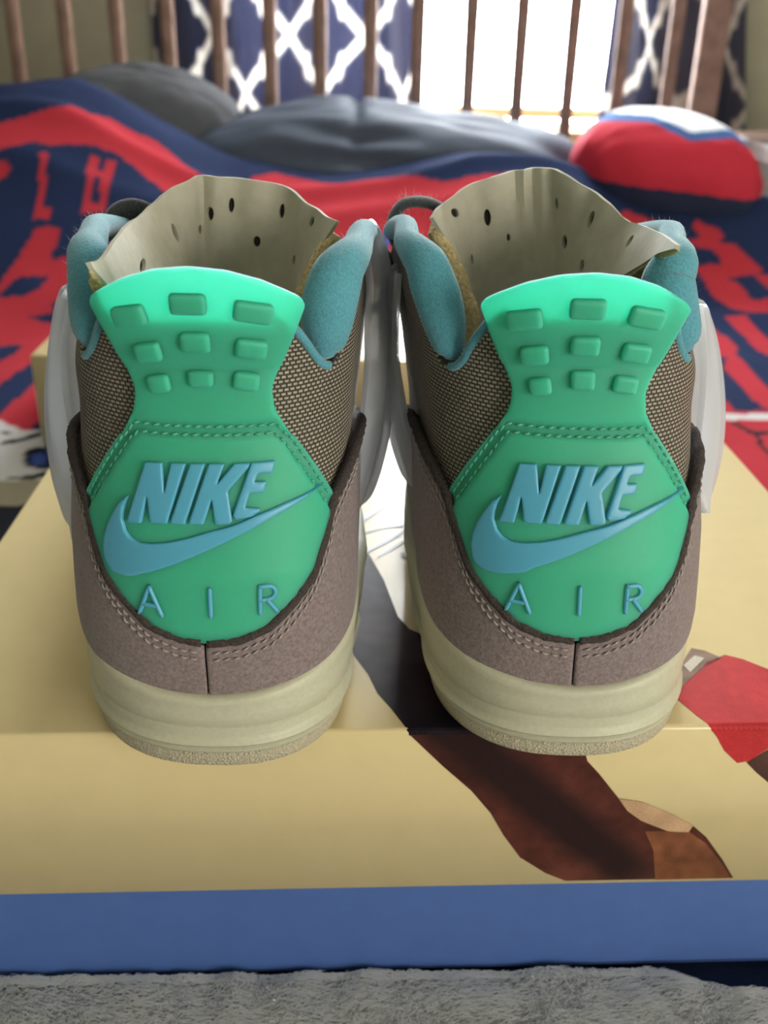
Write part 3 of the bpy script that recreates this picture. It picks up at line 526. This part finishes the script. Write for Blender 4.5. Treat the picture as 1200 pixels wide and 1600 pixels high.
def sole_plan(n=46):
    """right half of the sole outline from back centre to toe, with running arc length"""
    t = np.linspace(0, math.pi / 2, 22); p = [(W0S * math.sin(a) ** (2 / HN), HL - HL * math.cos(a) ** (2 / HN)) for a in t]
    for y, x in ((.065, .0432), (.085, .0425), (.105, .0423), (.125, .0428), (.145, .0445), (.165, .0470), (.185, .0492), (.205, .0506)): p.append((x, y))
    for a in np.linspace(0, math.pi / 2, 18)[0:]: p.append((.0510 * math.cos(a) ** (2 / 2.2), .222 + .080 * math.sin(a) ** (2 / 2.2)))
    p[0] = (0, 0); p[-1] = (0, .302)
    return np.array(p)
W0S = .0400
def full_plan():
    r = sole_plan(); l = r[1:-1][::-1] * [-1, 1]; P = np.vstack([r, l])
    sr = np.concatenate([[0], np.cumsum(np.linalg.norm(np.diff(r, axis=0), axis=1))]); s = np.concatenate([sr, sr[1:-1][::-1]])
    t = np.roll(P, -1, 0) - np.roll(P, 1, 0); t /= np.linalg.norm(t, axis=1)[:, None]
    return P, s, np.stack([t[:, 1], -t[:, 0]], 1)
PLAN, PS, PN = full_plan()

def sole_part(name, g, prof, m, parent, cap_bottom=True, cap_top=True):
    """profile of (z, outward offset) carried round the whole plan; z above the groove follows the midsole's rising top"""
    zt = np.interp(PS, *ZT); v = []; n = len(PLAN)
    for z, o in prof:
        zz = np.where(z <= .018, z, .018 + (z - .018) * (zt - .018) / .009)
        v.append(g.lean(np.column_stack([PLAN + PN * o, zz])))
    v = np.vstack(v); k = len(prof)
    f = [(i * n + j, i * n + (j + 1) % n, (i + 1) * n + (j + 1) % n, (i + 1) * n + j) for i in range(k - 1) for j in range(n)]
    if cap_bottom: f.append(tuple(range(n))[::-1])
    if cap_top: f.append(tuple((k - 1) * n + j for j in range(n)))
    return mk(name, v, f, m, parent, sharp=55)

def stitches(name, g, line, m, parent, pitch=.0026, L=.0017, off=.0022, rad=.00042, gap=None):
    b = MB(); q = dens(line, .0004, False); s = np.concatenate([[0], np.cumsum(np.linalg.norm(np.diff(q, axis=0), axis=1))])
    for a in np.arange(.0006, s[-1] - L, pitch):
        t = np.linspace(a, a + L, 5); V = np.stack([np.interp(t, s, q[:, 0]), np.interp(t, s, q[:, 1])], 1)
        V[:, 1] += np.linspace(-.00018, .00018, 5)
        if gap and abs(V[2, 0]) < gap: continue
        P, n = g(V); lift = off + .0004 * np.sin(np.linspace(0, math.pi, 5)) - .0002
        b.tube(P + n * lift[:, None], np.array([.7, 1, 1.1, 1, .7]) * rad, 5)
    o = b.build(name, m, parent); o['kind'] = 'stuff'; return o

def mirror(poly): return list(poly) + [(-x, y) for x, y in poly[::-1] if abs(x) > 1e-6]
TS = .925          # outlines were taken in front of the surface
mm = lambda pts: np.array(pts) / 1000.
LET = {
 'n': [(-21.8, 75.8), (-15.9, 91.6), (-11.4, 91.8), (-10.9, 84.4), (-8.9, 91.9), (-5.0, 91.9), (-10.3, 76.8), (-15.0, 76.6), (-15.7, 83.0), (-17.7, 76.1)],
 'i': [(-3.8, 91.9), (.3, 92.0), (-5.4, 76.9), (-9.5, 76.9)],
 'k': [(1.3, 92.0), (5.4, 92.0), (3.5, 87.0), (7.9, 92.0), (12.0, 92.0), (11.6, 90.9), (6.3, 85.2), (7.5, 77.6), (6.6, 77.1), (2.9, 77.0), (2.0, 83.0), (-.2, 77.0), (-4.4, 77.0)],
 'e': [(12.3, 92.0), (18.6, 92.1), (17.7, 89.2), (14.0, 89.2), (13.2, 87.2), (16.4, 87.1), (15.6, 84.5), (12.0, 84.5), (10.9, 80.9), (14.8, 80.4), (14.4, 79.5), (12.6, 78.5), (8.4, 78.0), (7.6, 79.0)]}
CHECK = [(33.4, 83.2), (27.5, 82.0), (21.8, 80.9), (14.6, 78.9), (7.8, 76.6), (1.0, 74.9), (-4.7, 73.2), (-10.5, 71.7), (-15.4, 70.9), (-18.4, 70.8), (-20.7, 71.6), (-22.4, 73.2), (-23.3, 75.8), (-23.1, 78.0),
         (-22.4, 80.2), (-21.2, 82.5), (-23.8, 80.6), (-26.2, 77.4), (-28.3, 73.7), (-29.6, 70.3), (-30.1, 67.2), (-29.5, 64.2), (-28.2, 62.7), (-26.2, 61.8), (-22.5, 61.7), (-16.0, 63.2), (-7.6, 66.6), (4.7, 71.9), (16.2, 77.1), (25.5, 80.4)]
LUGS = [(-15.7, 132.4, 8.6, 5.0, 12), (-1.0, 136.2, 9.0, 5.0, 0), (14.0, 133.9, 9.2, 5.0, -12),
        (-12.4, 123.0, 6.8, 4.9, 10), (-.3, 126.3, 7.4, 4.9, 0), (12.9, 124.3, 7.4, 4.9, -10),
        (-10.6, 113.8, 5.6, 4.5, 9), (.1, 115.9, 6.4, 5.0, 0), (11.3, 114.7, 6.4, 4.6, -9)]

def build_sneaker(root, g, D):
    # --- sole
    sole_part('outsole', g, [(.0022, -.012), (.0004, -.0045), (.0, -.003), (.0006, -.0008), (.0016, .0003), (.0060, .0009), (.0064, .0005), (.0067, -.002)], M['outsole'], root)
    sole_part('midsole', g, [(.0065, -.003), (.0066, .0002), (.0070, .0013), (.0081, .0016), (.0086, .0010), (.0088, .0004), (.0092, .0004), (.0096, .0020), (.0103, .0024), (.0112, .0019), (.0121, .0012), (.0130, .0014),
                             (.0163, .0019), (.0166, .0015), (.0169, .0019), (.0212, .0024), (.0230, .0023), (.0243, .0028), (.0256, .0029), (.0265, .0024), (.0270, .0012), (.0271, -.001), (.0255, -.004)], M['midsole'], root)
    # --- upper shell round the heel
    sd = np.linspace(-.125, .125, 126)
    low = lambda s: np.interp(np.abs(s), *ZT) - .0025
    dp = np.where(sd < 0, D['dip'][0], D['dip'][1]); top = np.column_stack([sd, np.interp(np.abs(sd), *ET) - dp * np.exp(-((np.abs(sd) - .041) / .009) ** 2)]); bot = np.column_stack([sd, low(sd)])
    fine = spline(top[::1], 2); shell = np.vstack([bot, fine[::-1]])
    q = patch('quarter', shell, g, M['weave'], root, h=.0026, o0=-.0016, o1=0, r=.0008, edge_m=M['dark_inner'], uvs=100.)
    patch('inner_lining', np.vstack([bot, (top - [0, .003])[::-1]]), g, M['dark_inner'], root, h=.004, o0=-.0045, o1=-.0018)
    # --- suede counter, split by a seam at the back
    uz = lambda s: np.interp(np.abs(np.asarray(s) - sg_[0] * D['tab'][0]) / .955, *UT) + D['tab'][1]
    sg_ = [1]
    for sg in (-1, 1):
        sg_[0] = sg; s1 = np.linspace(.0002, .125, 90); t1 = np.column_stack([s1, uz(s1)]); b1 = np.column_stack([s1, low(s1)])
        t1[0, 1] -= .0012; t1[1, 1] -= .0002
        pl = np.vstack([b1, t1[::-1]]) * [sg, 1]
        o = patch('heel_counter', pl, g, M['suede'], root, h=.0017, o0=.0001, o1=.0029, r=.0009, edge_m=M['suede_edge'],
                  hf=lambda V, d: -.0009 * np.clip((.038 - V[:, 1]) / .01, 0, 1))
        # a turned edge band of darker raw suede along the opening
        s2 = np.linspace(.0008, .085, 80); bo = spline(np.column_stack([s2, uz(s2) + .0006]), 1); P, n = g(bo * [sg, 1])
        jit = np.array([noise.noise(Vector((a * 700, sg * 3.1, D['seed']))) for a in s2])[:len(bo) - 0]
        jit = np.resize(jit, len(bo))
        MB().tube(P + n * (.0025 + .00025 * jit)[:, None], .0015 + .00025 * jit, 7).build('raw_edge', M['suede_edge'], o)
        for dd in (.0026, .0050):
            s3 = np.linspace(.0016, .06, 60); stitches('stitching', g, np.column_stack([s3, uz(s3) - dd - .0004 * np.sin(s3 * 60)]) * [sg, 1], M['thread'], o, off=.0031, rad=.00030)
    # --- green rubber tab
    em = lambda pts: mm(pts) * [TS, 1] + D['tab']
    tab = round_poly(mirror(TAB), .0016, 4)
    tab = np.array(tab) * [TS, 1] + D['tab']
    def back(V): return np.interp(V[:, 1], [.08, .108, .12, .146], [.0003, .0003, .0018, .0034])
    def relief(V, d):
        z, a = V[:, 1] - D['tab'][1], np.abs(V[:, 0] - D['tab'][0]) / TS
        # stitched ledge: a shallow channel that runs across and down both shoulders
        ledge = .1010 - np.maximum(a - .0189, 0) * 1.24; dz = z - ledge
        ch = -.0007 * np.exp(-(np.abs(dz) / .0024) ** 4)
        thick = np.interp(z, [.098, .112, .146], [.0, .0006, .0018])
        pan = .0004 * (dz < -.0024)
        return ch + thick + pan
    tb = patch('heel_tab', tab, g, M['rubber_green'], root, h=.00105, o0=back, o1=.0029, r=.0008, hf=relief)
    for q in ([(-.0384, .0783), (-.0193, .1021), (.0193, .1021), (.0384, .0783)], [(-.0370, .0770), (-.0185, .0998), (.0185, .0998), (.0370, .0770)]):
        stitches('stitching', g, np.array(q) * [TS, 1] + D['tab'], M['thread_green'], tb, off=.0026, rad=.00034)
    for (x, z, wd, ht, ro) in LUGS:
        c, s = math.cos(R(ro)), math.sin(R(ro)); q = [(-wd / 2, -ht / 2), (wd / 2, -ht / 2), (wd / 2, ht / 2), (-wd / 2, ht / 2)]
        q = round_poly(em([(x + c * a - s * b, z + s * a + c * b) for a, b in q]), .0013, 5)
        base = .0027 + np.interp(z / 1000, [.098, .112, .146], [.0, .0006, .0018])
        patch('lug', q, g, M['rubber_green'], tb, h=.0008, o0=base - .0008, o1=base + .0019, r=.0009)
    bl = .0033
    for k, q in LET.items():
        patch('letter', round_poly(em(q), .00022, 3), g, M['rubber_blue'], tb, h=.0008, o0=bl - .0012, o1=bl + .0013, r=.00045)
    patch('check_emblem', spline(em(CHECK)[::1], 1, True), g, M['rubber_blue'], tb, h=.0008, o0=bl - .0012, o1=bl + .0011, r=.00045)
    def strokes(segs):
        b = MB()
        for line in segs:
            ln = dens(em(line), .0006, False); P, n = g(ln); b.tube(P + n * (bl + .0003), .00062, 8)
            for e in (0, -1): b.tube([P[e] + n[e] * (bl + .0001), P[e] + n[e] * (bl + .0009)], [.0006, .0003], 8)
        return b.build('letter', M['rubber_blue'], tb)
    strokes([[(-19.4, 51.2), (-16.1, 59.6)], [(-16.1, 59.6), (-12.9, 51.2)], [(-18.3, 54.1), (-14.1, 54.1)]])
    strokes([[(.8, 60.0), (.8, 51.7)]])
    bowl = [(14.3, 60.0)] + [(16.6 + 2.0 * math.sin(a), 58.0 + 2.0 * math.cos(a)) for a in np.linspace(0, math.pi, 9)] + [(14.3, 56.0)]
    strokes([[(14.3, 60.2), (14.2, 51.9)], bowl, [(16.2, 56.0), (19.0, 51.9)]])
    # --- padded collar: one roll per side that fills the notch and runs forward
    for sg in (-1, 1):
        Q = spline([(.0376, .1188, .0016), (.0379, .1200, .0036), (.0388, .1222, .0052), (.0405, .1265, .0067), (.0435, .1325, .0072), (.0485, .1375, .0066), (.0560, .1403, .0054), (.0670, .1412, .0043), (.0900, .1410, .0038), (.1220, .1340, .0036)], 7); Q[:, 2] *= D['padr'][(sg + 1) // 2]; dip = D['dip'][(sg + 1) // 2]; Q[:, 1] -= dip * np.clip((.1375 - Q[:, 1]) / .015, 0, 1)
        rr = Q[:, 2]; P, n = g(Q[:, :2] * [sg, 1]); dep = rr * np.interp(Q[:, 0], [.036, .041, .05, .06], [.35, .45, .5, .4])
        P = P - n * dep[:, None]
        if sg == D['lat']: P[:, 1] += D['back'] * np.clip((P[:, 2] - .124) / .012, 0, 1) * np.clip((.03 - P[:, 1]) / .012, 0, 1); P[:, 0] += sg * D['back'] * .14
        b = MB().tube(P, rr, 16)
        pip = spline([(.0200, .1345), (.0245, .1300), (.0285, .1252), (.0320, .1205), (.0352, .1177), (.0374, .1170)], 6); pip[:, 1] -= dip * np.clip((.1330 - pip[:, 1]) / .012, 0, 1); P2, n2 = g(pip * [sg, 1]); b.tube(P2 - n2 * .0002, .0012, 8)
        cp = b.build('collar_padding', M['lining'], root)
        fz = MB()
        for i in range(240):
            k = rng.integers(10, len(P)); a = rng.uniform(0, 6.28); d = np.array([math.cos(a) * sg, rng.uniform(-.8, .2), abs(math.sin(a)) + .1]); d /= np.linalg.norm(d)
            p0 = P[k] + d * rr[k] * .97; tip = d * rng.uniform(.0006, .0016) + rng.normal(0, .0005, 3); w_ = np.array([.00005, .00002, 0])
            fz.add([p0 - w_, p0 + w_, p0 + tip], [(0, 1, 2)])
        fz.build('fuzz', M['fuzz'], cp)['kind'] = 'stuff'
    # --- tongue: cream perforated inner skin on a foam body with cut ends
    th0, th1 = D['tongue'][0][0], D['tongue'][-1][0]
    tp = np.array(D['tongue'], float)
    def tsurf(V):
        def raw(U):
            th = np.radians(U[:, 0] * 1000); z = U[:, 1]; zt = np.interp(U[:, 0] * 1000, tp[:, 0], tp[:, 1])
            k = np.interp(z, [.03, .10, .15], [.80, .93, 1.0]); kx = (np.interp(zt - z, [0, .006, .015, .028, .1], [.95, .84, .70, .56, .45]) - k) * np.clip((np.abs(U[:, 0] * 1000) - 20) / 27, 0, 1); end = np.clip((np.abs(U[:, 0] * 1000 - (th0 + th1) / 2) - (th1 - th0) / 2 + 35) / 35, 0, 1)
            wr = np.array([noise.noise(Vector((a * 90, b * 35, D['seed']))) for a, b in zip(U[:, 0], z)])
            cr = sum(np.exp(-((U[:, 0] * 1000 - c) / 3.2) ** 2) for c in D['crease']) * np.clip((z - .115) / .03, 0, 1)
            rad = k +   .045 * wr * np.clip((z - .09) / .05, 0, 1) + .05 * cr
            lat = (U[:, 0] > 0) == (D['lat'] > 0); flare = D['flare'] * end ** 2 * lat
            xm = np.interp(U[:, 0] * 1000, *D['xk']) if 'xk' in D else 1; yd = np.interp(U[:, 0] * 1000, *D['yk']) if 'yk' in D else 0
            return g.lean(np.column_stack([.039 * (rad + kx) * np.sin(th) * (1 + flare) * xm, yd + .050 + .055 * rad * np.cos(th) - np.where(lat, D['pull'], .004) * end ** 2, z]))
        e = 2e-4; V = np.asarray(V, float); P = raw(V); a = raw(V + [e, 0]) - raw(V - [e, 0]); b = raw(V + [0, e]) - raw(V - [0, e])
        n = np.cross(a, b); n /= np.linalg.norm(n, axis=1)[:, None] + 1e-15; return P, -n if D.get('inv') else n
    ths = np.linspace(th0, th1, 70); zt = np.interp(ths, tp[:, 0], tp[:, 1])
    # the (angle, z) plane is scaled so that 1 degree counts as .9 mm while triangulating
    upper = spline(np.column_stack([ths / 1000, zt])[::3], 3)
    cutl = D['cutline']; lat_right = D['lat'] > 0
    pl = np.array(cutl) * [.001, 1]; oth = th0 if lat_right else th1; lowx = np.linspace(cutl[-1][0], oth, 30)[1:] / 1000
    lo = np.vstack([pl, np.column_stack([lowx, np.full(29, .045)])]) if lat_right else np.vstack([np.column_stack([lowx[::-1], np.full(29, .045)]), pl[::-1]])
    poly = np.vstack([upper, lo])
    holes = [[(a / 1000 + wd * math.cos(t), z + hh * math.sin(t)) for t in np.linspace(0, 2 * math.pi, 12, endpoint=False)] for a, z, wd, hh in D['holes']]
    tong = skin('tongue', poly, holes, tsurf, M['cream'], root, -.0012, 0.)
    low_ = poly.copy(); low_[:len(upper), 1] -= .003; low_[:, 0] = np.clip(low_[:, 0], (th0 + (0 if lat_right else 9)) / 1000, (th1 - (9 if lat_right else 0)) / 1000)
    keep = [i for i in range(len(low_)) if np.linalg.norm(low_[i] - low_[i - 1]) > 1e-5]; low_ = low_[keep]
    body = skin('foam_layer', low_, [], tsurf, M['hole'], tong, -.0046, -.0014, edge=M['foam'])
    # rolled yellow foam lip on the cut ends
    zz = np.linspace(np.interp(oth, tp[:, 0], tp[:, 1]) - .003, .098, 22); E1 = np.column_stack([np.full(22, oth / 1000), zz])
    E2 = dens(np.array(cutl[:4]) * [.001, 1], .0008, False)
    for e, (E_, dz, rf) in enumerate(((E1, .0024, .0033), (E2, .0012, .0007))):
        P, n = tsurf(E_); jit = np.array([noise.noise(Vector((z * 400, e * 5., D['seed']))) for z in E_[:, 1]])
        MB().tube(P - n * dz, rf * (1 + .17 * jit) * np.minimum(1, .35 + np.arange(len(jit)) / 4), 9).build('foam_edge', M['foam'], tong)
    # --- insole
    n = len(PLAN); P = g.lean(np.column_stack([PLAN * [.86, .93] + [0, .008], np.full(n, .034)])); mk('insole', P, [tuple(range(n))], M['dark_inner'], root)
    # --- front of the shoe: vamp, toe cap, eyestays, laces
    ys = np.linspace(.108, .297, 30); na = 25; v = []
    for y in ys:
        w_ = np.interp(y, [.088, .12, .16, .20, .225, .25, .27, .285, .294, .297], [.0425, .0425, .045, .0485, .0482, .044, .0375, .027, .014, .004]); hh = np.interp(y, [.108, .12, .15, .18, .21, .24, .265, .285, .297], [.110, .106, .094, .078, .066, .058, .050, .040, .032])
        zb_ = np.interp(y, [.088, .15, .2, .3], [.040, .037, .031, .028])
        for a in np.linspace(0, math.pi, na):
            c, s = math.cos(a), math.sin(a); v.append((w_ * np.sign(c) * abs(c) ** .75, y, zb_ + (hh - zb_) * abs(s) ** .8))
    vp = mk('vamp', g.lean(np.array(v)), grid_faces(len(ys), na), M['vamp'], root)
    sol = vp.modifiers.new('thick', 'SOLIDIFY'); sol.thickness = .0022; sol.offset = -1
    vv = np.array(v).reshape(len(ys), na, 3)
    tc = vv[19:, :, :] + np.array([0, .0012, .0012]); tc[:, :, 0] *= 1.03
    t_ = mk('toe_cap', g.lean(tc.reshape(-1, 3)), grid_faces(len(ys) - 19, na), M['suede'], root); sol = t_.modifiers.new('thick', 'SOLIDIFY'); sol.thickness = .0015
    for sg in (-1, 1):
        lo_, hi_ = (6, 10) if sg > 0 else (14, 18)
        e = vv[2:16, lo_:hi_ + 1, :] + np.array([sg * .0018, 0, .0022])
        ey = mk('eyestay', g.lean(e.reshape(-1, 3)), grid_faces(14, hi_ - lo_ + 1), M['dark_inner'], root); sol = ey.modifiers.new('thick', 'SOLIDIFY'); sol.thickness = .002; sol.offset = 0
        for j in range(6):
            k = 3 + 2 * j; p = vv[k, 10 if sg > 0 else 14] + np.array([0, 0, .004])
            MB().tube(g.lean(np.array([p - [0, 0, .002], p + [0, 0, .0006]])), [.0026, .002], 10).build('eyelet', M['plastic'], ey)
    lb = MB()
    for j in range(6):
        k = 3 + 2 * j; a, b = vv[k, 10] + np.array([0, 0, .0035]), vv[min(k + (j % 2), 15), 14] + np.array([0, 0, .0035]); mid = (a + b) / 2 + np.array([0, 0, .004])
        lb.tube(g.lean(spline([a, mid, b], 8)), .0034, 8, flat=.4)
    lb.build('lace', M['lace'], root)
    for lp in D['loops']:
        P = spline(mm(lp), 6); lo = MB().tube(P, .0042, 9, flat=.42).build('lace', M['lace'], root)
        fz = MB()
        for i in range(260):
            k = rng.integers(0, len(P)); d = rng.normal(0, 1, 3); d[1] *= .5; d /= np.linalg.norm(d); p0 = P[k] + d * .0017
            tip = d * rng.uniform(.0014, .0034) + rng.normal(0, .0006, 3); w_ = np.array([.00004, .00002, 0]); fz.add([p0 - w_, p0 + w_, p0 + tip], [(0, 1, 2)])
        fz.build('fuzz', M['fuzz'], lo)['kind'] = 'stuff'
    # --- clear plastic wings standing off both sides
    for inn, out in D['wings']:
        A = spline(mm(inn), 6); B = spline(mm(out), 6); n = 40
        rs = lambda q: np.array([[np.interp(t, np.linspace(0, 1, len(q)), q[:, c]) for c in range(3)] for t in np.linspace(0, 1, n)])
        A, B = rs(A), rs(B); sg = 1 if B[:, 0].mean() > 0 else -1
        tp_ = np.minimum(1, np.minimum((1 - np.linspace(0, 1, n)) / .16 + .10, np.linspace(0, 1, n) / .07 + .45))[:, None] ** .8
        B = A + (B - A) * (tp_ * .6 + .4)
        mid = B + np.array([sg * .0006, .008, 0]) * tp_ ; far = B.copy(); far[:, 1:2] += .016 * tp_; far[:, 0] = B[:, 0] * .985; fr = B.copy(); fr[:, 1:2] += .026 * tp_; fr[:, 0] = B[:, 0] * .96
        if sg != g.med: fr[:, 1:2] += .022 * tp_; fr[:, 0] = np.sign(B[:, 0]) * np.minimum(np.abs(B[:, 0]), .046); far[:, 1:2] += .006 * tp_; far[:, 0] = B[:, 0] * .97
        fr[:, 2] = .06 + (B[:, 2] - .06) * .93
        C4 = np.stack([A, A * .4 + B * .6 + np.array([0, -.002, 0]), B, mid, far, fr], 0)
        v = []; us = np.linspace(0, 1, 26)
        for j in range(n):
            q = spline(C4[:, j], 5); v.append(q)
        v = np.array(v)                     # n x 26 x 3
        m_ = v.shape[1]
        # moulded ribs parallel to the edges
        for i in range(m_):
            v[:, i, 0] += sg * .0009 * (math.exp(-((i - 5) / 1.3) ** 2) + math.exp(-((i - 12) / 1.5) ** 2))
        o = mk('side_wing', v.reshape(-1, 3), grid_faces(n, m_), M['plastic'], root)
        so = o.modifiers.new('thick', 'SOLIDIFY'); so.thickness = .0022; so.offset = 0
        bv = o.modifiers.new('soft', 'BEVEL'); bv.width = .0006; bv.segments = 2

def skin(name, poly, holes, surf, m, parent, o0, o1, edge=None):
    """like patch(), in a plane whose first axis is an angle, with cut-out holes"""
    K = np.array([.9, 1.])
    p2 = np.asarray(poly) * K; b = dens(p2, .0016); hb = [np.asarray(h) * K for h in holes]
    pts = [b] + hb; edges = []; n0 = 0
    for q in pts: edges += [(n0 + i, n0 + (i + 1) % len(q)) for i in range(len(q))]; n0 += len(q)
    lo, hi = b.min(0), b.max(0); gx, gy = np.meshgrid(np.arange(lo[0], hi[0], .0017), np.arange(lo[1], hi[1], .0017)); G = np.stack([gx.ravel(), gy.ravel()], 1)
    G = G[inside(G, b)]; G = G[pdist(G, b) > .0008]
    for q in hb: G = G[~inside(G, q)]; G = G[pdist(G, q) > .0005]
    allp = np.vstack(pts + [G]); vo, _, fo, *_r = delaunay_2d_cdt([Vector(p * 1000) for p in allp], edges, [], 0, 1e-6)
    V = np.array([v[:] for v in vo]) / 1000; F = [f for f in fo if len(f) == 3]; cen = V[np.array(F)].mean(1); ok = inside(cen, b)
    for q in hb: ok &= ~inside(cen, q)
    F = [f for f, k in zip(F, ok) if k]
    P, n = surf(V / K); A = P + n * o1; B = P + n * o0; T = np.array(F)
    fn = np.cross(A[T[:, 1]] - A[T[:, 0]], A[T[:, 2]] - A[T[:, 0]]); fl = np.sum(fn * n[T[:, 0]], 1) < 0
    F = [(f[0], f[2], f[1]) for f in F] if fl.mean() > .5 else [tuple(f) for f in F]
    N_ = len(V); fs = list(F) + [(f[2] + N_, f[1] + N_, f[0] + N_) for f in F]; mi = [0] * len(fs); he = set()
    for f in F:
        for i in range(3): he.add((f[i], f[(i + 1) % 3]))
    for (i, j) in he:
        if (j, i) not in he: fs.append((j, i, i + N_, j + N_)); mi.append(1 if edge else 0)
    return mk(name, np.vstack([A, B]), fs, [m, edge] if edge else m, parent, mi=mi, sharp=50)

SHOES = {
 'L': dict(seed=1.3, back=.0, xk=([-92, -75, -68, -62, -56, -48], [.60, .61, .65, .75, .91, 1]), yk=([-92, -75, -68, -62, -56, -48], [-.043, -.051, -.048, -.036, -.016, 0]), dip=(0, .0012), padr=(1, 1), tab=np.array([.0016, .0024]), lat=-1, flare=0, pull=.0, crease=(-23,),
   cutline=[(-92, .1432), (-84, .1375), (-75, .1300), (-66, .1130), (-58, .045)],
   tongue=[(-92, .1448), (-84, .1440), (-75, .1440), (-68, .1446), (-62, .1445), (-56, .1429), (-48, .1446), (-40, .1478), (-23, .1512), (-11, .1504), (3, .1496), (16, .148), (31, .1436), (42, .1420), (49, .1415)],
   holes=[(-19.5, .1395, .0017, .0022), (-9, .1419, .0014, .0023), (-44, .1357, .0015, .0028), (-25, .1346, .0012, .0015), (15, .1404, .0013, .0023), (4, .1307, .0019, .0018), (26, .1263, .0014, .0016), (34, .1390, .0015, .0016), (-60, .1345, .0018, .0012)]),
 'R': dict(seed=6.7, back=.008, dip=(.0040, .0), padr=(.86, 1), tab=np.array([-.0008, .0006]), lat=1, flare=-.47, pull=.049, crease=(3, 11, 19),
   cutline=[(85, .1485), (79, .1430), (69, .1310), (61, .1120), (56, .045)],
   tongue=[(-50, .1415), (-45, .1425), (-39, .1429), (-28, .146), (-12, .1498), (1, .152), (16, .1537), (24, .153), (38, .1488), (50, .1453), (56, .1420), (63, .1427), (74, .1453), (85, .1494)],
   holes=[(-32, .1405, .0022, .0014), (-12, .1379, .0017, .0027), (-2, .1315, .0010, .0013), (-24, .1254, .0012, .0016), (43, .1404, .0016, .0026), (28, .1317, .0019, .0021), (47, .1266, .0020, .0020), (22, .143, .0010, .0018), (63, .1380, .0010, .0018)])}
SHOES['L']['wings'] = [WG['Ll'], WG['Lr']]; SHOES['R']['wings'] = [WG['Rl'], WG['Rr']]
SHOES['L']['loops'] = [WG['laceL'], WG['laceL2']]; SHOES['R']['loops'] = [WG['laceR']]
sl = empty('sneaker', (-.0480, .2205, -.0003)); build_sneaker(sl, Geo(.012, -.085, .7, 1, (.005, .0)), SHOES['L'])
tag(sl, 'left shoe of the green-tabbed pair, yellow foam at its tongue\'s right end', 'sneaker', 'pair of sneakers on the shoebox')
sr = empty('sneaker', (.0562, .2273, .0006)); build_sneaker(sr, Geo(-.055, .012, -.74, -1, (-.003, -.008)), SHOES['R'])
tag(sr, 'right shoe of the green-tabbed pair, yellow foam at its tongue\'s left end', 'sneaker', 'pair of sneakers on the shoebox')
